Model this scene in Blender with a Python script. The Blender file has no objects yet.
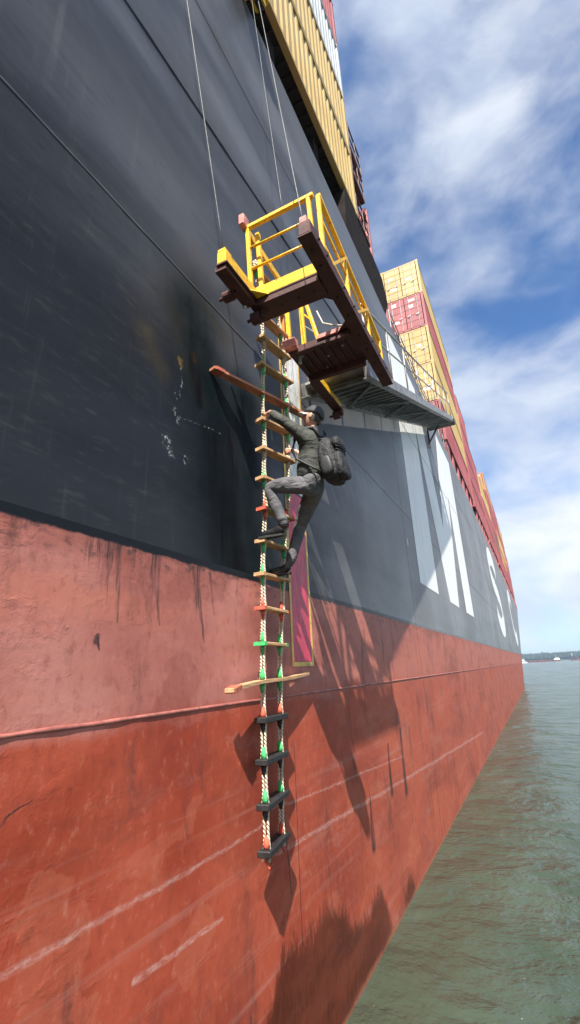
import bpy, bmesh, math, random
from mathutils import Vector, Matrix, noise as mnoise
random.seed(7)
S = bpy.context.scene
COL = S.collection
V = Vector

# ------------------------------------------------------------------ camera
cam_d = bpy.data.cameras.new('camera'); cam = bpy.data.objects.new('camera', cam_d); COL.objects.link(cam)
right = V((0.8919362, 0.45003498, -0.04379871)); down = V((-0.1809143, 0.26642071, -0.94672595)); fwd = V((-0.41439091, 0.85234296, 0.31904804))
M = Matrix.Identity(4)
for i in range(3):
    M[i][0] = right[i]; M[i][1] = -down[i]; M[i][2] = -fwd[i]
M[0][3], M[1][3], M[2][3] = 2.4, 0.0, 3.37
cam.matrix_world = M
cam_d.sensor_fit = 'AUTO'; cam_d.sensor_width = 36; cam_d.lens = 473.5 / 1024 * 36
cam_d.clip_start = 0.05; cam_d.clip_end = 30000
S.camera = cam

# ------------------------------------------------------------------ light
SUN = V((1.0, -2.6, 3.5)).normalized()             # towards the sun
SUN_EL = math.asin(SUN.z); SUN_AZ = math.atan2(SUN.x, SUN.y)
sd = bpy.data.lights.new('sun', 'SUN'); sd.energy = 5.0; sd.angle = math.radians(0.5); sd.color = (1.0, 0.95, 0.87)
so = bpy.data.objects.new('sun', sd); COL.objects.link(so)
so.rotation_euler = SUN.to_track_quat('Z', 'Y').to_euler(); so.location = (10, -10, 60)

S.view_settings.view_transform = 'Standard'; S.view_settings.look = 'None'
S.view_settings.gamma = 1; S.view_settings.use_curve_mapping = False
S.view_settings.exposure = 1.24

# ------------------------------------------------------------------ node helper
class G:
    def __init__(s, tree): s.t = tree; s.n = tree.nodes; s.l = tree.links
    def put(s, sock, v):
        if isinstance(v, bpy.types.NodeSocket): s.l.new(v, sock)
        elif isinstance(v, (tuple, list)) and len(v) == 3 and sock.type == 'RGBA': sock.default_value = (*v, 1)
        else: sock.default_value = v
    def m(s, op, *a, clamp=False):
        n = s.n.new('ShaderNodeMath'); n.operation = op; n.use_clamp = clamp
        for i, v in enumerate(a): s.put(n.inputs[i], v)
        return n.outputs[0]
    def vm(s, op, *a):
        n = s.n.new('ShaderNodeVectorMath'); n.operation = op
        for i, v in enumerate(a): s.put(n.inputs[i], v)
        return n.outputs[1] if op in ('DOT_PRODUCT', 'LENGTH', 'DISTANCE') else n.outputs[0]
    def noise(s, vec, scale=1, detail=4, rough=0.55, color=False, dist=0):
        n = s.n.new('ShaderNodeTexNoise'); s.put(n.inputs['Vector'], vec)
        n.inputs['Scale'].default_value = scale; n.inputs['Detail'].default_value = detail
        n.inputs['Roughness'].default_value = rough; n.inputs['Distortion'].default_value = dist
        return n.outputs['Color' if color else 'Fac']
    def smooth(s, v, a, b, lo=0.0, hi=1.0):
        n = s.n.new('ShaderNodeMapRange'); n.interpolation_type = 'SMOOTHSTEP'; n.clamp = True
        s.put(n.inputs['Value'], v); s.put(n.inputs['From Min'], a); s.put(n.inputs['From Max'], b)
        s.put(n.inputs['To Min'], lo); s.put(n.inputs['To Max'], hi); return n.outputs['Result']
    def mix(s, f, a, b, blend='MIX'):
        n = s.n.new('ShaderNodeMix'); n.data_type = 'RGBA'; n.blend_type = blend
        s.put(n.inputs[0], f); s.put(n.inputs[6], a); s.put(n.inputs[7], b); return n.outputs[2]
    def comb(s, x, y, z):
        n = s.n.new('ShaderNodeCombineXYZ')
        for i, v in enumerate((x, y, z)): s.put(n.inputs[i], v)
        return n.outputs[0]
    def sep(s, v):
        n = s.n.new('ShaderNodeSeparateXYZ'); s.put(n.inputs[0], v); return n.outputs
    def obj(s): return s.n.new('ShaderNodeTexCoord').outputs['Object']
    def pos(s): return s.n.new('ShaderNodeNewGeometry').outputs['Position']
    def bump(s, h, strength=0.5, dist=0.02, normal=None):
        n = s.n.new('ShaderNodeBump'); n.inputs['Strength'].default_value = strength; n.inputs['Distance'].default_value = dist
        s.put(n.inputs['Height'], h)
        if normal: s.put(n.inputs['Normal'], normal)
        return n.outputs[0]

def new_mat(name):
    m = bpy.data.materials.new(name); m.use_nodes = True
    return m, G(m.node_tree), m.node_tree.nodes['Principled BSDF']

def mat(name, col, rough=0.5, metal=0.0, var=0.25, scale=3.0, dirt=0.0, dirtcol=(0.12, 0.08, 0.05), bump=0.15, bscale=40, stretch=(1, 1, 1), spec=0.5):
    """painted / metal / cloth surface with tonal variation, dirt patches and fine relief"""
    m, g, b = new_mat(name)
    p = g.vm('MULTIPLY', g.pos(), stretch)
    n1 = g.noise(p, scale, 5, 0.6)
    lo = tuple(c * (1 - var) for c in col); hi = tuple(min(1, c * (1 + var)) for c in col)
    c = g.mix(g.smooth(n1, 0.3, 0.7), lo, hi)
    if dirt:
        n2 = g.noise(p, scale * 2.7, 6, 0.7)
        c = g.mix(g.smooth(n2, 0.62 - dirt * 0.2, 0.72 - dirt * 0.1), c, dirtcol)
    g.put(b.inputs['Base Color'], c)
    g.put(b.inputs['Roughness'], g.smooth(g.noise(p, scale * 4, 3), 0.3, 0.7, max(0.05, rough - 0.1), min(1, rough + 0.1)))
    b.inputs['Metallic'].default_value = metal
    b.inputs['Specular IOR Level'].default_value = spec
    if bump: g.put(b.inputs['Normal'], g.bump(g.noise(p, bscale, 4), bump, 0.01))
    return m

# ------------------------------------------------------------------ world
W = bpy.data.worlds.new('World'); S.world = W; W.use_nodes = True
g = G(W.node_tree); bg = W.node_tree.nodes['Background']; out = W.node_tree.nodes['World Output']
sky = g.n.new('ShaderNodeTexSky'); sky.sky_type = 'NISHITA'; sky.sun_disc = False
sky.sun_elevation = SUN_EL; sky.sun_rotation = SUN_AZ; sky.air_density = 1.0; sky.dust_density = 0.6; sky.ozone_density = 2.5
g.l.new(g.mix(1.0, sky.outputs[0], (0.66, 0.90, 1.14), 'MULTIPLY'), bg.inputs[0]); bg.inputs[1].default_value = 0.075
dirv = g.vm('NORMALIZE', g.obj())
dx, dy, dz = g.sep(dirv)
CLOUD_OFF = (6.0, 6.0, 6.0)
cp = g.vm('ADD', g.vm('MULTIPLY', dirv, (1.0, 1.0, 1.9)), CLOUD_OFF)
warp = g.noise(cp, 3.0, 3, 0.5, color=True)
cp2 = g.vm('ADD', cp, g.vm('MULTIPLY', g.vm('SUBTRACT', warp, (0.5, 0.5, 0.5)), (0.22, 0.22, 0.22)))
big = g.noise(cp2, 2.3, 3, 0.5)
fine = g.noise(cp2, 5.0, 7, 0.55)
dens = g.m('ADD', g.m('MULTIPLY', big, 0.62), g.m('MULTIPLY', fine, 0.46))
low = g.smooth(dz, 0.06, 0.62, 0.16, 0.0)                      # the layer closes up with distance
clear = g.smooth(dz, 0.02, 0.11, -0.10, 0.0)                  # and opens again right above the horizon
dens = g.m('ADD', dens, g.m('ADD', low, clear))
cm = g.smooth(dens, 0.43, 0.73, 0.0, 0.93)
shade = g.noise(cp2, 4.0, 6, 0.55)
ccol = g.mix(g.smooth(shade, 0.35, 0.65), (0.66, 0.74, 0.88), (0.92, 0.95, 1.0))
cb = g.n.new('ShaderNodeBackground'); g.put(cb.inputs[0], ccol); cb.inputs[1].default_value = 0.47
ms = g.n.new('ShaderNodeMixShader'); g.l.new(cm, ms.inputs[0]); g.l.new(bg.outputs[0], ms.inputs[1]); g.l.new(cb.outputs[0], ms.inputs[2])
g.l.new(ms.outputs[0], out.inputs[0])

# ------------------------------------------------------------------ mesh helpers
class MB:
    def __init__(s): s.bm = bmesh.new()
    def hexa(s, c):
        v = [s.bm.verts.new(p) for p in c]
        for f in ((0, 3, 2, 1), (4, 5, 6, 7), (0, 1, 5, 4), (1, 2, 6, 5), (2, 3, 7, 6), (3, 0, 4, 7)):
            s.bm.faces.new([v[i] for i in f])
        return s
    def box(s, x0, x1, y0, y1, z0, z1):
        return s.hexa([(x0, y0, z0), (x1, y0, z0), (x1, y1, z0), (x0, y1, z0), (x0, y0, z1), (x1, y0, z1), (x1, y1, z1), (x0, y1, z1)])
    def bar(s, a, b, w, h, up=(0, 0, 1)):
        a = V(a); b = V(b); d = (b - a).normalized(); u = V(up)
        if abs(d.dot(u)) > 0.98: u = V((1, 0, 0))
        sx = d.cross(u).normalized() * (w / 2); uz = sx.cross(d).normalized() * (h / 2)
        return s.hexa([a - sx - uz, a + sx - uz, a + sx + uz, a - sx + uz, b - sx - uz, b + sx - uz, b + sx + uz, b - sx + uz])
    def tube(s, pts, r, n=8, cap=True):
        pts = [V(p) for p in pts]; rings = []
        rr = r if isinstance(r, (list, tuple)) else [r] * len(pts)
        for i, p in enumerate(pts):
            d = (pts[min(i + 1, len(pts) - 1)] - pts[max(i - 1, 0)]).normalized()
            u = V((0, 0, 1)) if abs(d.z) < 0.9 else V((1, 0, 0))
            a = d.cross(u).normalized(); b = a.cross(d).normalized()
            rings.append([s.bm.verts.new(p + a * math.cos(2 * math.pi * k / n) * rr[i] + b * math.sin(2 * math.pi * k / n) * rr[i]) for k in range(n)])
        for i in range(len(rings) - 1):
            for k in range(n):
                s.bm.faces.new((rings[i][k], rings[i][(k + 1) % n], rings[i + 1][(k + 1) % n], rings[i + 1][k]))
        if cap:
            s.bm.faces.new(rings[0][::-1]); s.bm.faces.new(rings[-1])
        return s
    def prism(s, pts, d):
        """closed outline (list of points) extruded by vector d"""
        a = [s.bm.verts.new(p) for p in pts]; b = [s.bm.verts.new(V(p) + V(d)) for p in pts]
        s.bm.faces.new(a[::-1]); s.bm.faces.new(b)
        for i in range(len(a)):
            j = (i + 1) % len(a); s.bm.faces.new((a[i], a[j], b[j], b[i]))
        return s
    def ball(s, c, r, u=12, v=8, sc=(1, 1, 1)):
        bmesh.ops.create_uvsphere(s.bm, u_segments=u, v_segments=v, radius=r, matrix=Matrix.Translation(V(c)) @ Matrix.Diagonal((*sc, 1)))
        return s
    def mesh(s, name, m, smooth=False, bevel=0):
        if bevel:
            bmesh.ops.bevel(s.bm, geom=list(s.bm.edges), offset=bevel, segments=1, affect='EDGES', profile=0.5)
        bmesh.ops.recalc_face_normals(s.bm, faces=s.bm.faces)
        me = bpy.data.meshes.new(name); s.bm.to_mesh(me); s.bm.free()
        if m: me.materials.append(m)
        if smooth:
            for p in me.polygons: p.use_smooth = True
        return me
    def build(s, name, m, parent=None, smooth=False, bevel=0):
        return link(name, s.mesh(name, m, smooth, bevel), parent)

def link(name, me, parent=None, loc=None, rot=None):
    o = bpy.data.objects.new(name, me); COL.objects.link(o)
    if parent: o.parent = parent
    if loc is not None: o.location = loc
    if rot is not None: o.rotation_euler = rot
    return o
def tag(o, label, cat, group=None):
    o['label'] = label; o['category'] = cat
    if group: o['group'] = group
    return o
def thing(name, label, cat, loc=(0, 0, 0), group=None):
    o = link(name, None, None, loc); o.empty_display_size = 0.2
    return tag(o, label, cat, group)
def struct(o, kind='structure'): o['kind'] = kind; return o
def lerp(a, b, t): return a + (b - a) * t

# ------------------------------------------------------------------ water
m, g, b = new_mat('river_water')
p = g.pos(); x, y, z = g.sep(p)
pw = g.vm('ADD', p, g.vm('MULTIPLY', g.noise(p, 0.35, 3, color=True), (1.1, 1.1, 0)))
big = g.noise(g.vm('MULTIPLY', pw, (0.7, 0.95, 1)), 0.42, 3, 0.5)
rip = g.noise(g.vm('MULTIPLY', pw, (0.85, 1.25, 1)), 1.5, 4, 0.55)
mus = g.noise(pw, 5.5, 4, 0.6)
patch = g.noise(g.vm('MULTIPLY', p, (0.22, 0.14, 1)), 0.5, 4, 0.55)
pm = g.smooth(patch, 0.36, 0.64, 0.25, 1.0)
hgt = g.m('ADD', g.m('MULTIPLY', big, 0.9), g.m('MULTIPLY', pm, g.m('ADD', g.m('MULTIPLY', rip, 0.40), g.m('MULTIPLY', mus, 0.13))))
g.put(b.inputs['Normal'], g.bump(hgt, 1.0, 0.62))
silt = g.noise(g.vm('MULTIPLY', pw, (0.9, 0.4, 1)), 0.8, 6, 0.65)
c = g.mix(g.smooth(silt, 0.35, 0.7), (0.030, 0.046, 0.031), (0.050, 0.069, 0.050))
c = g.mix(g.m('MULTIPLY', g.smooth(x, 0.0, 2.2, 1.0, 0.0), g.smooth(y, 12, 50, 0.55, 0.2)), c, (0.050, 0.053, 0.034))
fo = g.noise(g.vm('MULTIPLY', pw, (1, 1, 1)), 13.0, 3, 0.5)
fl = g.noise(pw, 1.3, 4, 0.6)
foam = g.m('MULTIPLY', g.smooth(fo, 0.72, 0.77), g.smooth(fl, 0.5, 0.66))
c = g.mix(foam, c, (0.55, 0.58, 0.54))
g.put(b.inputs['Base Color'], c)
g.put(b.inputs['Roughness'], g.smooth(patch, .4, .6, .24, .12)); b.inputs['IOR'].default_value = 1.33; b.inputs['Specular IOR Level'].default_value = 0.34
WATER = m
bmw = MB()
R0 = 5200
bmw.bm.faces.new([bmw.bm.verts.new(q) for q in ((-R0, -900, 0), (R0, -900, 0), (R0, R0, 0), (-R0, R0, 0))])
struct(bmw.build('water', WATER))

# ------------------------------------------------------------------ ship: hull
DECK = 14.0
def hull_x(y, z):
    zz = min(max(z, 0), DECK) / DECK
    ys = lerp(66, 112, zz); ye = lerp(176, 190, zz)
    if y <= ys: return 0.0
    t = min(1, (y - ys) / (ye - ys)); return -20.0 * t ** 2.0

def topside_material():
    m, g, b = new_mat('topside_black')
    p = g.pos(); hx, hy, hz = g.sep(p)
    w1 = g.noise(p, 1.6, 4, 0.6, color=True); w2 = g.noise(p, 9.0, 4, 0.6, color=True)
    wv = g.vm('ADD', g.vm('MULTIPLY', g.vm('SUBTRACT', w1, (.5, .5, .5)), (0, 0.25, 0.25)), g.vm('MULTIPLY', g.vm('SUBTRACT', w2, (.5, .5, .5)), (0, 0.10, 0.10)))
    pw = g.vm('ADD', p, wv)
    flat = g.vm('MULTIPLY', pw, (0, 1, 1))
    flat2 = g.vm('MULTIPLY', g.vm('ADD', p, g.vm('MULTIPLY', wv, (0, .3, .3))), (0, 1, 1))
    def streak(y0, z0, y1, z1, wa, wb, soft=0.5, warp=1.0, src=None):
        """mask of a tapering mark on the plating from (y0,z0) to (y1,z1)"""
        a = V((0, y0, z0)); d = V((0, y1 - y0, z1 - z0)); L = d.length_squared
        r = g.vm('SUBTRACT', src or flat, tuple(a))
        t = g.m('DIVIDE', g.vm('DOT_PRODUCT', r, tuple(d)), L, clamp=True)
        sc = g.n.new('ShaderNodeVectorMath'); sc.operation = 'SCALE'; sc.inputs[0].default_value = d; g.put(sc.inputs['Scale'], t)
        dist = g.vm('LENGTH', g.vm('SUBTRACT', r, sc.outputs[0]))
        wd = g.m('ADD', g.m('MULTIPLY', t, wb - wa), wa)
        return g.smooth(g.m('DIVIDE', dist, wd), 1.0 - soft, 1.0, 1.0, 0.0)
    def union(ms):
        r = ms[0]
        for q in ms[1:]: r = g.m('MAXIMUM', r, q)
        return r
    # black topside paint, rolled on in long overlapping lanes
    lane = g.noise(g.vm('MULTIPLY', pw, (1, 0.10, 0.85)), 1.0, 4, 0.6)
    fade = g.noise(g.vm('MULTIPLY', p, (1, 0.5, 0.35)), 0.6, 5, 0.6)
    vert = g.noise(g.vm('MULTIPLY', p, (1, 5.0, 0.35)), 1.0, 4, 0.6)
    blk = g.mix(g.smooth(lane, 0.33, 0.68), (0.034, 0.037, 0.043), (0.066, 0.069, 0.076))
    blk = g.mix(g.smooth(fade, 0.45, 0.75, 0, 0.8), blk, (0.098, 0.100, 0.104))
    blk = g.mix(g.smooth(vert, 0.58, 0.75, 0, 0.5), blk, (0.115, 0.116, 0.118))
    blk = g.mix(g.m('MULTIPLY', g.smooth(hy, 3.5, 14.0, 0.0, 0.75), g.smooth(lane, .25, .7, .6, 1.0)), blk, (0.225, 0.233, 0.240))  # greyer along the hull: glancing sky reflection put into the paint colour
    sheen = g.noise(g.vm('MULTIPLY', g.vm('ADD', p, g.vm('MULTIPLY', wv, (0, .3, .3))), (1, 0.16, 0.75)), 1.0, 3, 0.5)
    blk = g.mix(g.m('MULTIPLY', g.smooth(sheen, 0.50, 0.68), g.smooth(hz, 7.0, 9.5, 0.1, 0.6)), blk, (0.135, 0.137, 0.140))  # sheen streaks higher up, lightened in the base colour itself
    fw = g.noise(g.vm('MULTIPLY', p, (1, 2.2, 11)), 1.6, 7, 0.72); fv = g.noise(g.vm('MULTIPLY', p, (1, 14, 1.1)), 1.0, 6, 0.7); sp_ = g.noise(p, 38, 3, .6)
    near_dark = g.smooth(g.m('ADD', g.m('SUBTRACT', hz, g.m('MULTIPLY', hy, -0.55)), g.m('MULTIPLY', g.m('SUBTRACT', lane, .5), 3.0)), 6.6, 9.0, 1.0, 0.0)
    blk = g.mix(g.m('MULTIPLY', near_dark, 0.85), blk, (0.0125, 0.015, 0.021))  # darker towards the low near end
    blk = g.mix(g.smooth(fw, .52, .76, 0, .34), blk, (0.100, 0.096, 0.090)); blk = g.mix(g.smooth(fv, .56, .80, 0, .24), blk, (0.120, 0.116, 0.110)); blk = g.mix(g.smooth(fw, .46, .30, 0, .5), blk, (0.012, 0.012, 0.013))
    blk = g.mix(g.m('MULTIPLY', g.smooth(sp_, .72, .76), g.smooth(fade, .45, .6, 0, .6)), blk, (.25, .25, .25))
    scr = g.noise(g.vm('MULTIPLY', p, (1, 1.3, 22)), 1.0, 5, 0.7)
    blk = g.mix(g.m('MULTIPLY', g.smooth(scr, 0.66, 0.74), g.smooth(fade, 0.4, 0.6, 0.1, 0.5)), blk, (0.13, 0.13, 0.13))
    rubbed = union([streak(2.87, 6.6, 3.1, 5.9, .45, .30, 1.0), streak(2.4, 6.05, 2.6, 5.8, .2, .2, 1.0), streak(3.1, 7.0, 3.5, 6.8, .25, .2, .9), streak(3.4, 11.6, 3.9, 11.9, .35, .3, .9)])
    blk = g.mix(g.m('MULTIPLY', rubbed, g.smooth(g.noise(p, 5, 5, .7), .35, .65, .15, .8)), blk, (0.052, 0.042, 0.026))
    ruston = union([streak(2.83, 6.08, 2.84, 6.03, .05, .05, .8), streak(3.0, 6.25, 3.02, 6.2, .06, .05, .8)])
    blk = g.mix(ruston, blk, (0.22, 0.125, 0.025))
    tar = g.m('MULTIPLY', union([streak(3.35, 5.45, 3.55, 4.5, .34, .45, 1.0), streak(3.62, 5.0, 3.75, 4.3, .3, .3, 1.0), streak(3.0, 6.2, 3.1, 5.75, .16, .10, 1.0), streak(3.6, 5.7, 3.7, 5.2, .2, .2, 1.0)]), g.smooth(g.noise(g.vm('MULTIPLY', p, (1, 6, 1.1)), 1.3, 7, .72), .33, .60, .25, 1.0))
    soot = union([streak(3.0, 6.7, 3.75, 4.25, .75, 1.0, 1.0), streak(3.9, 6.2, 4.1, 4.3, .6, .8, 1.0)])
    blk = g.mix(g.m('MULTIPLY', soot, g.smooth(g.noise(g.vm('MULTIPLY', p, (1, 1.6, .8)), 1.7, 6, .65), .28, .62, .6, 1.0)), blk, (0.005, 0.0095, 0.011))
    blk = g.mix(g.m('MULTIPLY', tar, 0.9), blk, (0.005, 0.005, 0.006))
    chip = union([streak(2.68, 5.20, 2.75, 5.12, .085, .055, .95), streak(2.66, 5.24, 2.67, 5.2, .03, .02, .5), streak(2.92, 5.19, 2.94, 5.12, .05, .04, .95), streak(2.80, 5.53, 2.83, 5.47, .05, .03, .95),
                  streak(2.84, 6.1, 2.84, 5.95, .010, .016, .6), streak(2.80, 5.70, 2.81, 5.66, .012, .01, .6), streak(2.84, 5.50, 3.45, 5.62, .004, .007, .9, src=flat2), streak(2.86, 5.9, 2.86, 5.7, .010, .006, .9)])
    blk = g.mix(g.m('MULTIPLY', chip, g.smooth(g.noise(p, 24, 6, .75), .51, .60, 0, .85)), blk, (0.48, 0.48, 0.46))
    spot = streak(11.52, 6.34, 11.56, 6.20, .06, .05, .3, 1)
    blk = g.mix(spot, blk, (0.62, 0.62, 0.6))
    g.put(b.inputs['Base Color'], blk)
    g.put(b.inputs['Roughness'], g.smooth(fade, 0.3, 0.7, 0.34, 0.50))
    sb_ = g.m('ADD', g.smooth(sheen, .42, .68, 0.16, 0.42), g.smooth(hy, 4, 16, 0.0, 0.22)); sb_ = g.m('MULTIPLY', sb_, g.m('SUBTRACT', 1.0, g.m('MULTIPLY', g.m('MAXIMUM', soot, tar), 0.85))); sb_ = g.m('MULTIPLY', sb_, g.m('SUBTRACT', 1.0, g.m('MULTIPLY', near_dark, 0.45)))
    g.put(b.inputs['Specular IOR Level'], sb_)
    fr = g.m('SINE', g.m('MULTIPLY', hy, 2 * math.pi / 0.82))
    dent = g.noise(g.vm('MULTIPLY', p, (1, 0.9, 0.9)), 0.55, 3, 0.5)
    hb = g.m('ADD', dent, g.m('ADD', g.m('MULTIPLY', fr, 0.012), g.m('MULTIPLY', fw, 0.06)))
    g.put(b.inputs['Normal'], g.bump(hb, 0.32, 0.045))
    return m
def bottom_material():
    m, g, b = new_mat('bottom_red')
    p = g.pos(); hx, hy, hz = g.sep(p)
    w1 = g.noise(p, 1.6, 4, 0.6, color=True); w2 = g.noise(p, 9.0, 4, 0.6, color=True)
    wv = g.vm('ADD', g.vm('MULTIPLY', g.vm('SUBTRACT', w1, (.5, .5, .5)), (0, 0.25, 0.25)), g.vm('MULTIPLY', g.vm('SUBTRACT', w2, (.5, .5, .5)), (0, 0.10, 0.10)))
    pw = g.vm('ADD', p, wv)
    flat = g.vm('MULTIPLY', pw, (0, 1, 1))
    flat2 = g.vm('MULTIPLY', g.vm('ADD', p, g.vm('MULTIPLY', wv, (0, .3, .3))), (0, 1, 1))
    def streak(y0, z0, y1, z1, wa, wb, soft=0.5, warp=1.0, src=None):
        """mask of a tapering mark on the plating from (y0,z0) to (y1,z1)"""
        a = V((0, y0, z0)); d = V((0, y1 - y0, z1 - z0)); L = d.length_squared
        r = g.vm('SUBTRACT', src or flat, tuple(a))
        t = g.m('DIVIDE', g.vm('DOT_PRODUCT', r, tuple(d)), L, clamp=True)
        sc = g.n.new('ShaderNodeVectorMath'); sc.operation = 'SCALE'; sc.inputs[0].default_value = d; g.put(sc.inputs['Scale'], t)
        dist = g.vm('LENGTH', g.vm('SUBTRACT', r, sc.outputs[0]))
        wd = g.m('ADD', g.m('MULTIPLY', t, wb - wa), wa)
        return g.smooth(g.m('DIVIDE', dist, wd), 1.0 - soft, 1.0, 1.0, 0.0)
    def union(ms):
        r = ms[0]
        for q in ms[1:]: r = g.m('MAXIMUM', r, q)
        return r
    # red antifouling
    rn = g.noise(pw, 0.9, 6, 0.62); rn2 = g.noise(g.vm('MULTIPLY', pw, (1, 0.45, 2.6)), 1.4, 6, 0.68); rn3 = g.noise(pw, 4.5, 5, 0.65)
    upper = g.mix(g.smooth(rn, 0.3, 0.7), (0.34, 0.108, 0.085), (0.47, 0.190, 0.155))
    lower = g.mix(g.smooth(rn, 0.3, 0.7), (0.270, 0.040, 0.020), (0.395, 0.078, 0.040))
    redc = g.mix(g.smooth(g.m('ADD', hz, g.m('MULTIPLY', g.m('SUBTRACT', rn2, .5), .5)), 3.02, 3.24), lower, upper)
    redc = g.mix(g.smooth(hy, 3.0, 10.0, 0.0, 0.45), redc, (0.48, 0.128, 0.078))  # brighter along the hull: the fuller light there is mixed into the red
    redc = g.mix(g.smooth(rn2, 0.55, 0.72, 0, 0.6), redc, (0.38, 0.150, 0.122))
    redc = g.mix(g.smooth(rn3, 0.60, 0.74, 0, 0.5), redc, (0.40, 0.11, 0.055))
    tone = g.noise(g.vm('MULTIPLY', pw, (1, 0.32, 1.5)), 0.9, 6, 0.62)
    redc = g.mix(g.smooth(tone, 0.50, 0.74, 0, 0.55), redc, (0.15, 0.036, 0.024))
    redc = g.mix(g.smooth(tone, 0.46, 0.28, 0, 0.5), redc, (0.51, 0.160, 0.092))
    patchy = g.noise(g.vm('MULTIPLY', pw, (1, .7, 1.2)), 1.7, 2, 0.45)
    redc = g.mix(g.smooth(patchy, 0.575, 0.595, 0, 0.22), redc, (0.17, 0.040, 0.028)); redc = g.mix(g.smooth(patchy, 0.40, 0.385, 0, 0.20), redc, (0.50, 0.17, 0.10))
    grit = g.noise(g.vm('MULTIPLY', p, (1, 1, .7)), 13.0, 7, 0.72)
    redc = g.mix(g.smooth(grit, 0.50, 0.72, 0, 0.45), redc, (0.15, 0.035, 0.026)); redc = g.mix(g.smooth(grit, 0.46, 0.30, 0, 0.40), redc, (0.50, 0.19, 0.13))
    sm = g.noise(g.vm('MULTIPLY', pw, (1, 2.6, 0.55)), 1.15, 6, 0.66)
    redc = g.mix(g.smooth(sm, 0.535, 0.74, 0, 0.85), redc, (0.085, 0.035, 0.032))
    lowstr = g.noise(g.vm('MULTIPLY', p, (1, 0.22, 9)), 1.0, 6, 0.7)
    redc = g.mix(g.m('MULTIPLY', g.smooth(lowstr, 0.52, 0.72), g.smooth(hz, 2.9, 2.2, 0.0, 0.42)), redc, (0.42, 0.19, 0.15))
    lips = g.noise(g.vm('MULTIPLY', pw, (1, 1.0, 1.8)), 2.6, 5, 0.6)
    redc = g.mix(g.m('MULTIPLY', g.smooth(lips, 0.66, 0.80), 0.6), redc, (0.06, 0.035, 0.035))
    # long pale scrapes left by fenders and quay
    pale = union([streak(0.6, 2.14, 4.2, 2.11, .030, .020, .9, src=flat2), streak(2.62, 1.73, 3.5, 1.69, .032, .018, .6, src=flat2), streak(4.1, 1.86, 8.6, 1.58, .03, .035, .7, src=flat2), streak(8.6, 1.58, 20.5, 0.9, .035, .06, .7, src=flat2),
                  streak(4.2, 2.2, 9.0, 1.9, .02, .02, .9, src=flat2)])
    redc = g.mix(g.m('MULTIPLY', pale, g.smooth(g.noise(g.vm('MULTIPLY', p, (1, 4, 14)), 3.0, 7, .75), .36, .72, .05, .62)), redc, (0.60, 0.42, 0.37))
    smear = union([streak(7.02, 1.75, 6.99, 1.15, .02, .13, .7, src=flat2), streak(8.1, 2.2, 8.06, 1.55, .05, .12, .7, src=flat2), streak(8.92, 2.3, 8.9, 1.4, .10, .13, .7, src=flat2), streak(2.16, 3.60, 2.2, 3.52, .03, .012, .8), streak(1.4, 3.5, 1.35, 3.42, .03, .015, .8),
                   streak(4.45, 2.6, 4.6, 1.45, .012, .018, .8, src=flat2), streak(1.62, 2.76, 1.80, 2.83, .018, .010, .9)])
    redc = g.mix(g.m('MULTIPLY', g.m('MULTIPLY', smear, g.smooth(g.noise(g.vm('MULTIPLY', p, (1, 14, 1.2)), 1.5, 6, .7), .30, .55, .25, 1)), 0.9), redc, (0.030, 0.022, 0.024))
    # wet, weed-stained belt along the waterline
    weedy = g.noise(g.vm('MULTIPLY', g.vm('ADD', p, g.vm('MULTIPLY', wv, (0, .6, .6))), (1, 1.0, 0.30)), 0.55, 3, 0.5)
    brush = g.noise(g.vm('MULTIPLY', p, (1, 10, 2.6)), 1.9, 7, 0.75)
    edge = g.m('ADD', 0.55, g.m('ADD', g.m('ADD', g.m('MULTIPLY', g.m('SUBTRACT', weedy, 0.5), 2.6), g.m('MULTIPLY', g.m('SUBTRACT', brush, 0.5), 0.9)), g.smooth(hy, 4.5, 10.5, 0.45, -0.85)))
    wet = g.smooth(g.m('SUBTRACT', hz, edge), -0.14, 0.09, 1.0, 0.0)
    redc = g.mix(g.m('MULTIPLY', wet, g.smooth(brush, .30, .62, 0.97, 0.80)), redc, g.mix(g.smooth(rn2, .4, .6), (0.052, 0.010, 0.005), (0.100, 0.021, 0.010)))
    redc = g.mix(g.m('MULTIPLY', g.smooth(g.m('ADD', hz, g.m('ADD', g.m('MULTIPLY', rn3, .10), g.m('MULTIPLY', g.noise(g.vm('MULTIPLY', p, (1, 1, 0)), 1.1, 5, .6), .16))), 0.13, 0.21, 1.0, 0.0), 0.75), redc, (0.36, 0.125, 0.075))  # bright waterline rim: reflection off the wet hull painted as a paler band
    # the paint line with black runs over the red
    drip = g.noise(g.vm('MULTIPLY', g.vm('ADD', p, g.vm('MULTIPLY', wv, (0, .3, .3))), (1, 7.5, 0.22)), 1.0, 4, 0.6)
    near = g.smooth(g.m('ABSOLUTE', g.m('SUBTRACT', hy, 2.5)), 0.3, 2.4, 1.0, 0.45)
    below = g.m('SUBTRACT', 4.22, hz)
    runs = g.smooth(g.m('SUBTRACT', g.m('MULTIPLY', drip, near), g.m('MULTIPLY', g.m('MAXIMUM', below, 0), 0.34)), 0.505, 0.55)
    runs = union([g.m('MULTIPLY', runs, 1.0), streak(2.26, 4.2, 2.30, 3.72, .035, .012, .6, src=flat2), streak(2.64, 4.2, 2.70, 3.74, .05, .012, .6, src=flat2), streak(3.1, 4.2, 3.25, 3.62, .05, .012, .6, src=flat2), streak(3.3, 4.2, 3.36, 3.85, .03, .012, .6, src=flat2)])
    isblk = g.smooth(g.m('ADD', hz, g.m('MULTIPLY', g.m('SUBTRACT', g.noise(p, 7, 5, .6), .5), .05)), 4.225, 4.245)
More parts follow.
